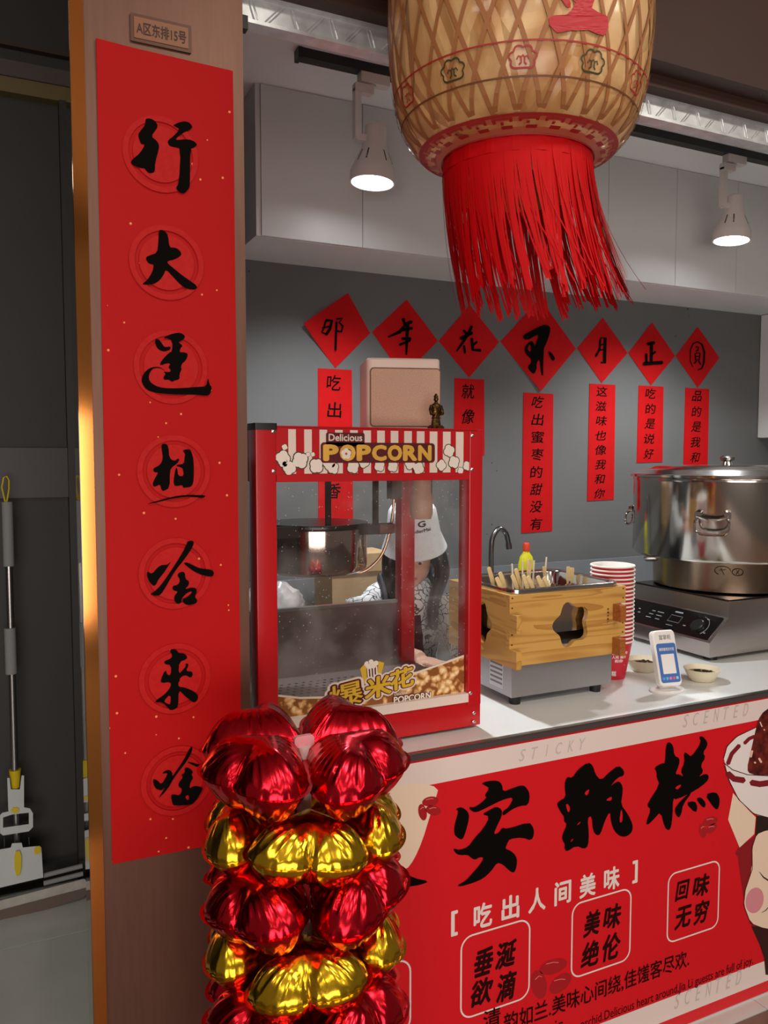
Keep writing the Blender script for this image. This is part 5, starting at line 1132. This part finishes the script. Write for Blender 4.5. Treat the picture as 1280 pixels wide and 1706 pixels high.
for x in (8, 49): MB().tube([wm(x - 1, 1392, -.012), wm(x, 1414, -.03)], .002, 6).build('spring_wire', BLACK, mp_)
for (xa, ya, xb, yb) in ((72, 1452, 136, 1436), (72, 1465, 137, 1449), (72, 1476, 137, 1461)):
    for (p, q) in (((xa, ya), (xb, yb)), ((-80, ya + 38), (-18, ya + 22))): MB().tube([wm(*p, -.03), wm(*q, -.03)], .0085, 12).build('roller', MGREY, mp_)
MB().tube([wm(-80, 1512, -.03), wm(72, 1476, -.03)], .010, 12).build('roller', MGREY, mp_)
spg = MB().prism([(-82, 1545), (-82, 1522), (141, 1464), (144, 1468), (144, 1486), (138, 1492), (-78, 1556)], f3(0), -.065, .0).build('sponge_bar', mat('sponge_grey', (176, 174, 166), rough=.9, noise=.1, nscale=40), mp_)
MB().prism([(-82, 1550), (-82, 1538), (144, 1479), (144, 1489), (138, 1496), (-78, 1564)], f3(0), -.068, -.0).build('sponge_sole', mat('sponge_brown', (104, 92, 84), rough=.9), mp_)
# ================================================================ shop worker behind the machine
def blob(mb, name, m_, parent, voxel=.008, it=4, origin=None):
    o = mb.build(name, m_, None, smooth=0)
    r_ = o.modifiers.new('remesh', 'REMESH'); r_.mode = 'VOXEL'; r_.voxel_size = voxel
    s_ = o.modifiers.new('smooth', 'SMOOTH'); s_.factor = .5; s_.iterations = it
    me = bpy.data.meshes.new_from_object(o.evaluated_get(bpy.context.evaluated_depsgraph_get()))
    bpy.data.objects.remove(o); inv = Matrix.Translation(-parent.location); me.transform(inv); me.materials.clear(); me.materials.append(m_); me.shade_smooth(); me.name = name
    ob = bpy.data.objects.new(name, me); COL.objects.link(ob); ob.parent = parent; return ob
def limb(m, pts, rs, n=14): m.tube(cat(pts, 4) if len(pts) > 2 else pts, [rs[min(int(i / 4), len(rs) - 2)] + (rs[min(int(i / 4) + 1, len(rs) - 1)] - rs[min(int(i / 4), len(rs) - 2)]) * ((i % 4) / 4) for i in range((len(pts) - 1) * 4 + 1)] if len(pts) > 2 else rs, n)
SKIN = mat('skin', (206, 160, 136), rough=.5); HAIR = mat('dark_hair', (24, 20, 20), rough=.35)
pe = thing('person', (1.2, 2.43, FZ), 'person in a white bucket hat and scribble-patterned shirt bending over behind the popcorn machine', 'person')
HC = Vector((1.216, 2.325, 1.362)); face = Vector((-.55, -.72, -.42)).normalized()
HM = Matrix.Translation(HC) @ face.to_track_quat('-Y', 'Z').to_matrix().to_4x4()          # head frame: -y looks along the face
body = MB()
body.ball((0, .008, .02), .076, .090, .090, 20, 14, M=HM); body.ball((0, -.028, -.045), .052, .058, .060, 16, 12, M=HM); body.ball((0, -.078, -.078), .022, .018, .016, 10, 8, M=HM)
body.tube([HM @ Vector((0, -.088, .010)), HM @ Vector((0, -.104, -.028))], [.008, .013], 10); body.ball((0, -.086, -.052), .022, .008, .007, 10, 6, M=HM)
for s_ in (-1, 1): body.ball((s_ * .077, .01, -.01), .010, .016, .026, 10, 8, M=HM)
NB = Vector((1.212, 2.375, 1.24))
body.tube([HM @ Vector((0, .03, -.05)), NB, NB + Vector((0, .02, -.06))], [.048, .050, .06], 14)
body.loft([[(1.20 + a * math.cos(t), y + b * math.sin(t), z) for t in [2 * math.pi * i / 24 for i in range(24)]] for z, y, a, b in ((.80, 2.45, .15, .10), (.90, 2.45, .15, .10), (1.0, 2.435, .125, .088), (1.10, 2.415, .140, .094), (1.18, 2.395, .150, .085), (1.235, 2.385, .11, .06))])
ARMS = [[(1.345, 2.36, 1.195), (1.375, 2.29, 1.075), (1.345, 2.19, 1.055), (1.328, 2.125, 1.038)], [(1.085, 2.42, 1.195), (1.075, 2.36, 1.06), (1.12, 2.24, 1.052), (1.155, 2.165, 1.042)]]
for A in ARMS:
    limb(body, A, [.046, .040, .028, .026])
    h = Vector(A[3]); d = (Vector(A[3]) - Vector(A[2])).normalized(); sd = d.cross(Vector((0, 0, 1))).normalized()
    body.ball(h + d * .030, .036, .036, .014, 12, 8)
    for k, ln_ in ((-1.5, .058), (-.5, .070), (.5, .066), (1.5, .052)):
        p0 = h + d * .050 + sd * k * .017; body.tube([p0, p0 + d * ln_ * .55 + Vector((0, 0, .006)), p0 + d * ln_ + Vector((0, 0, -.010))], [.0088, .0082, .007], 8)
    s2_ = -1 if A is ARMS[0] else 1
    body.tube([h + d * .012 + sd * s2_ * .030, h + d * .034 + sd * s2_ * .052, h + d * .062 + sd * s2_ * .058], [.011, .0095, .008], 8)
for s_ in (-1, 1):
    hx = 1.20 + s_ * .082
    body.tube([(hx, 2.45, .86), (hx, 2.44, .56), (hx, 2.46, .20)], [.085, .058, .042], 14); body.ball((hx, 2.42, FZ + .035), .042, .115, .036, 12, 8)
bd = blob(body, 'body', SKIN, pe, .0075, 3)
# eyes and mouth
for s_ in (-1, 1):
    MB().ball((s_ * .031, -.078, .004), .012, .007, .007, 12, 8, M=HM).build('eye', mat('eye_white', (220, 214, 208), rough=.2), bd)
    MB().ball((s_ * .031, -.083, .001), .0055, .004, .0055, 10, 6, M=HM).build('iris', HAIR, bd)
    MB().tube([HM @ Vector((s_ * .016, -.090, .020)), HM @ Vector((s_ * .034, -.088, .026)), HM @ Vector((s_ * .050, -.078, .020))], .0028, 6).build('eyebrow', HAIR, bd)
MB().tube([HM @ Vector((-.020, -.090, -.052)), HM @ Vector((0, -.096, -.054)), HM @ Vector((.020, -.090, -.052))], .004, 8).build('lips', mat('lips', (176, 92, 88), rough=.4), bd)
# shirt with dark scribble print
sh_m = mat('scribble_shirt', (226, 230, 232), rough=.8); nt = sh_m.node_tree; N = nt.nodes.new; Lk = nt.links.new
tc = N('ShaderNodeTexCoord'); nz = N('ShaderNodeTexNoise'); nz.inputs['Scale'].default_value = 14; Lk(tc.outputs['Object'], nz.inputs['Vector'])
va_ = N('ShaderNodeVectorMath'); va_.operation = 'MULTIPLY_ADD'; va_.inputs[1].default_value = (.10, .10, .10); Lk(nz.outputs['Color'], va_.inputs[0]); Lk(tc.outputs['Object'], va_.inputs[2])
vo = N('ShaderNodeTexVoronoi'); vo.feature = 'DISTANCE_TO_EDGE'; vo.inputs['Scale'].default_value = 38; Lk(va_.outputs[0], vo.inputs['Vector'])
rp = N('ShaderNodeValToRGB'); e = rp.color_ramp.elements; e[0].color = (.03, .035, .05, 1); e[1].color = (*s2l((226, 230, 232)), 1); e[0].position = .03; e[1].position = .07
Lk(vo.outputs['Distance'], rp.inputs[0]); Lk(rp.outputs[0], nt.nodes['Principled BSDF'].inputs['Base Color'])
sh = MB()
sh.loft([[(1.20 + a * math.cos(t), y + b * math.sin(t), z) for t in [2 * math.pi * i / 24 for i in range(24)]] for z, y, a, b in ((.82, 2.45, .168, .118), (.95, 2.445, .155, .112), (1.08, 2.42, .158, .110), (1.18, 2.395, .160, .098), (1.235, 2.385, .125, .075), (1.262, 2.382, .065, .060))])
for A in ARMS: limb(sh, [A[0], A[1], A[2]], [.072, .070, .052])
blob(sh, 'shirt', sh_m, pe, .009, 4)
ap = MB()
ap.loft([[(1.19 + a * math.cos(t), y + .012 + b * math.sin(t), z) for t in [math.pi + math.pi * (i + .4) / 18.8 for i in range(19)]] + [(1.19 + a * .96 * math.cos(t), y + .012 + b * .90 * math.sin(t), z) for t in [2 * math.pi - math.pi * (i + .4) / 18.8 for i in range(19)]] for z, y, a, b in ((.55, 2.45, .185, .16), (.82, 2.45, .178, .142), (.95, 2.445, .150, .132), (1.08, 2.42, .125, .130), (1.15, 2.40, .10, .118))])
apr = ap.build('apron', mat('dark_apron', (38, 42, 54), rough=.8), pe)
for s_ in (-1, 1):
    MB().tube(cat([(1.19 + s_ * .085, 2.30, 1.14), (1.20 + s_ * .095, 2.315, 1.22), (1.205 + s_ * .085, 2.38, 1.275), (1.205 + s_ * .06, 2.44, 1.25)], 4), .010, 6).build('strap', MATS['dark_apron'], apr)
B(1.262, 1.280, 2.292, 2.300, 1.10, 1.16).build('leather_tab', mat('leather_orange', (186, 110, 70), rough=.6), apr)
tr_ = MB()
for s_ in (-1, 1): tr_.tube([(1.20 + s_ * .085, 2.45, .92), (1.20 + s_ * .085, 2.445, .56), (1.20 + s_ * .085, 2.46, .20)], [.098, .074, .062], 16)
blob(tr_, 'trousers', mat('dark_trousers', (40, 42, 50), rough=.8), pe, .010, 3)
hr = MB().ball((0, .030, .020), .088, .088, .100, 20, 14, M=HM).ball((0, .06, -.06), .075, .055, .09, 16, 12, M=HM)
for s_ in (-1, 1):
    a0 = HM @ Vector((s_ * .076, -.01, .0)); ex = Vector((1.216 + (.050 if s_ * (HM.to_3x3() @ Vector((1, 0, 0))).x > 0 else -.085), 2.285, 1.10))
    hr.tube(cat([a0, a0 + Vector((.012 * s_, -.012, -.07)), ex + Vector((0, 0, .09)), ex], 5), [.030 - .0009 * i for i in range(16)], 10)
blob(hr, 'hair', HAIR, pe, .008, 2)
HT = HM @ Matrix.Translation((0, .005, .050)) @ Matrix.Rotation(R(-6), 4, 'X')
hat = MB().lathe([(.104, -.044), (.107, -.040), (.088, .012), (.086, .030), (.077, .090), (.070, .101), (.030, .106), (.0, .106), (.0, .102), (.066, .097), (.082, .03), (.084, .010), (.100, -.042)], 40, M=HT, caps=False).build('bucket_hat', mat('white_canvas', (236, 240, 244), rough=.8, bump=.2, bscale=300), pe)
cdir = (HT.inverted().to_3x3() @ (EYE - HC)).normalized(); ca = math.atan2(cdir.y, cdir.x)
def hatmap(u, v): th = ca + .35 + u / .084; r = .0860 - .009 * (v - .03) / .06 + .0012; return HT @ Vector((r * math.cos(th), r * math.sin(th), v))
text_into(MB(), 'G', hatmap, -.014, .014, .062, .082, .03).build('hat_lettering', INK, hat, smooth=0, fix=False)
text_into(MB(), 'nderMai', hatmap, -.032, .030, .045, .056, .02).build('hat_lettering', INK, hat, smooth=0, fix=False)
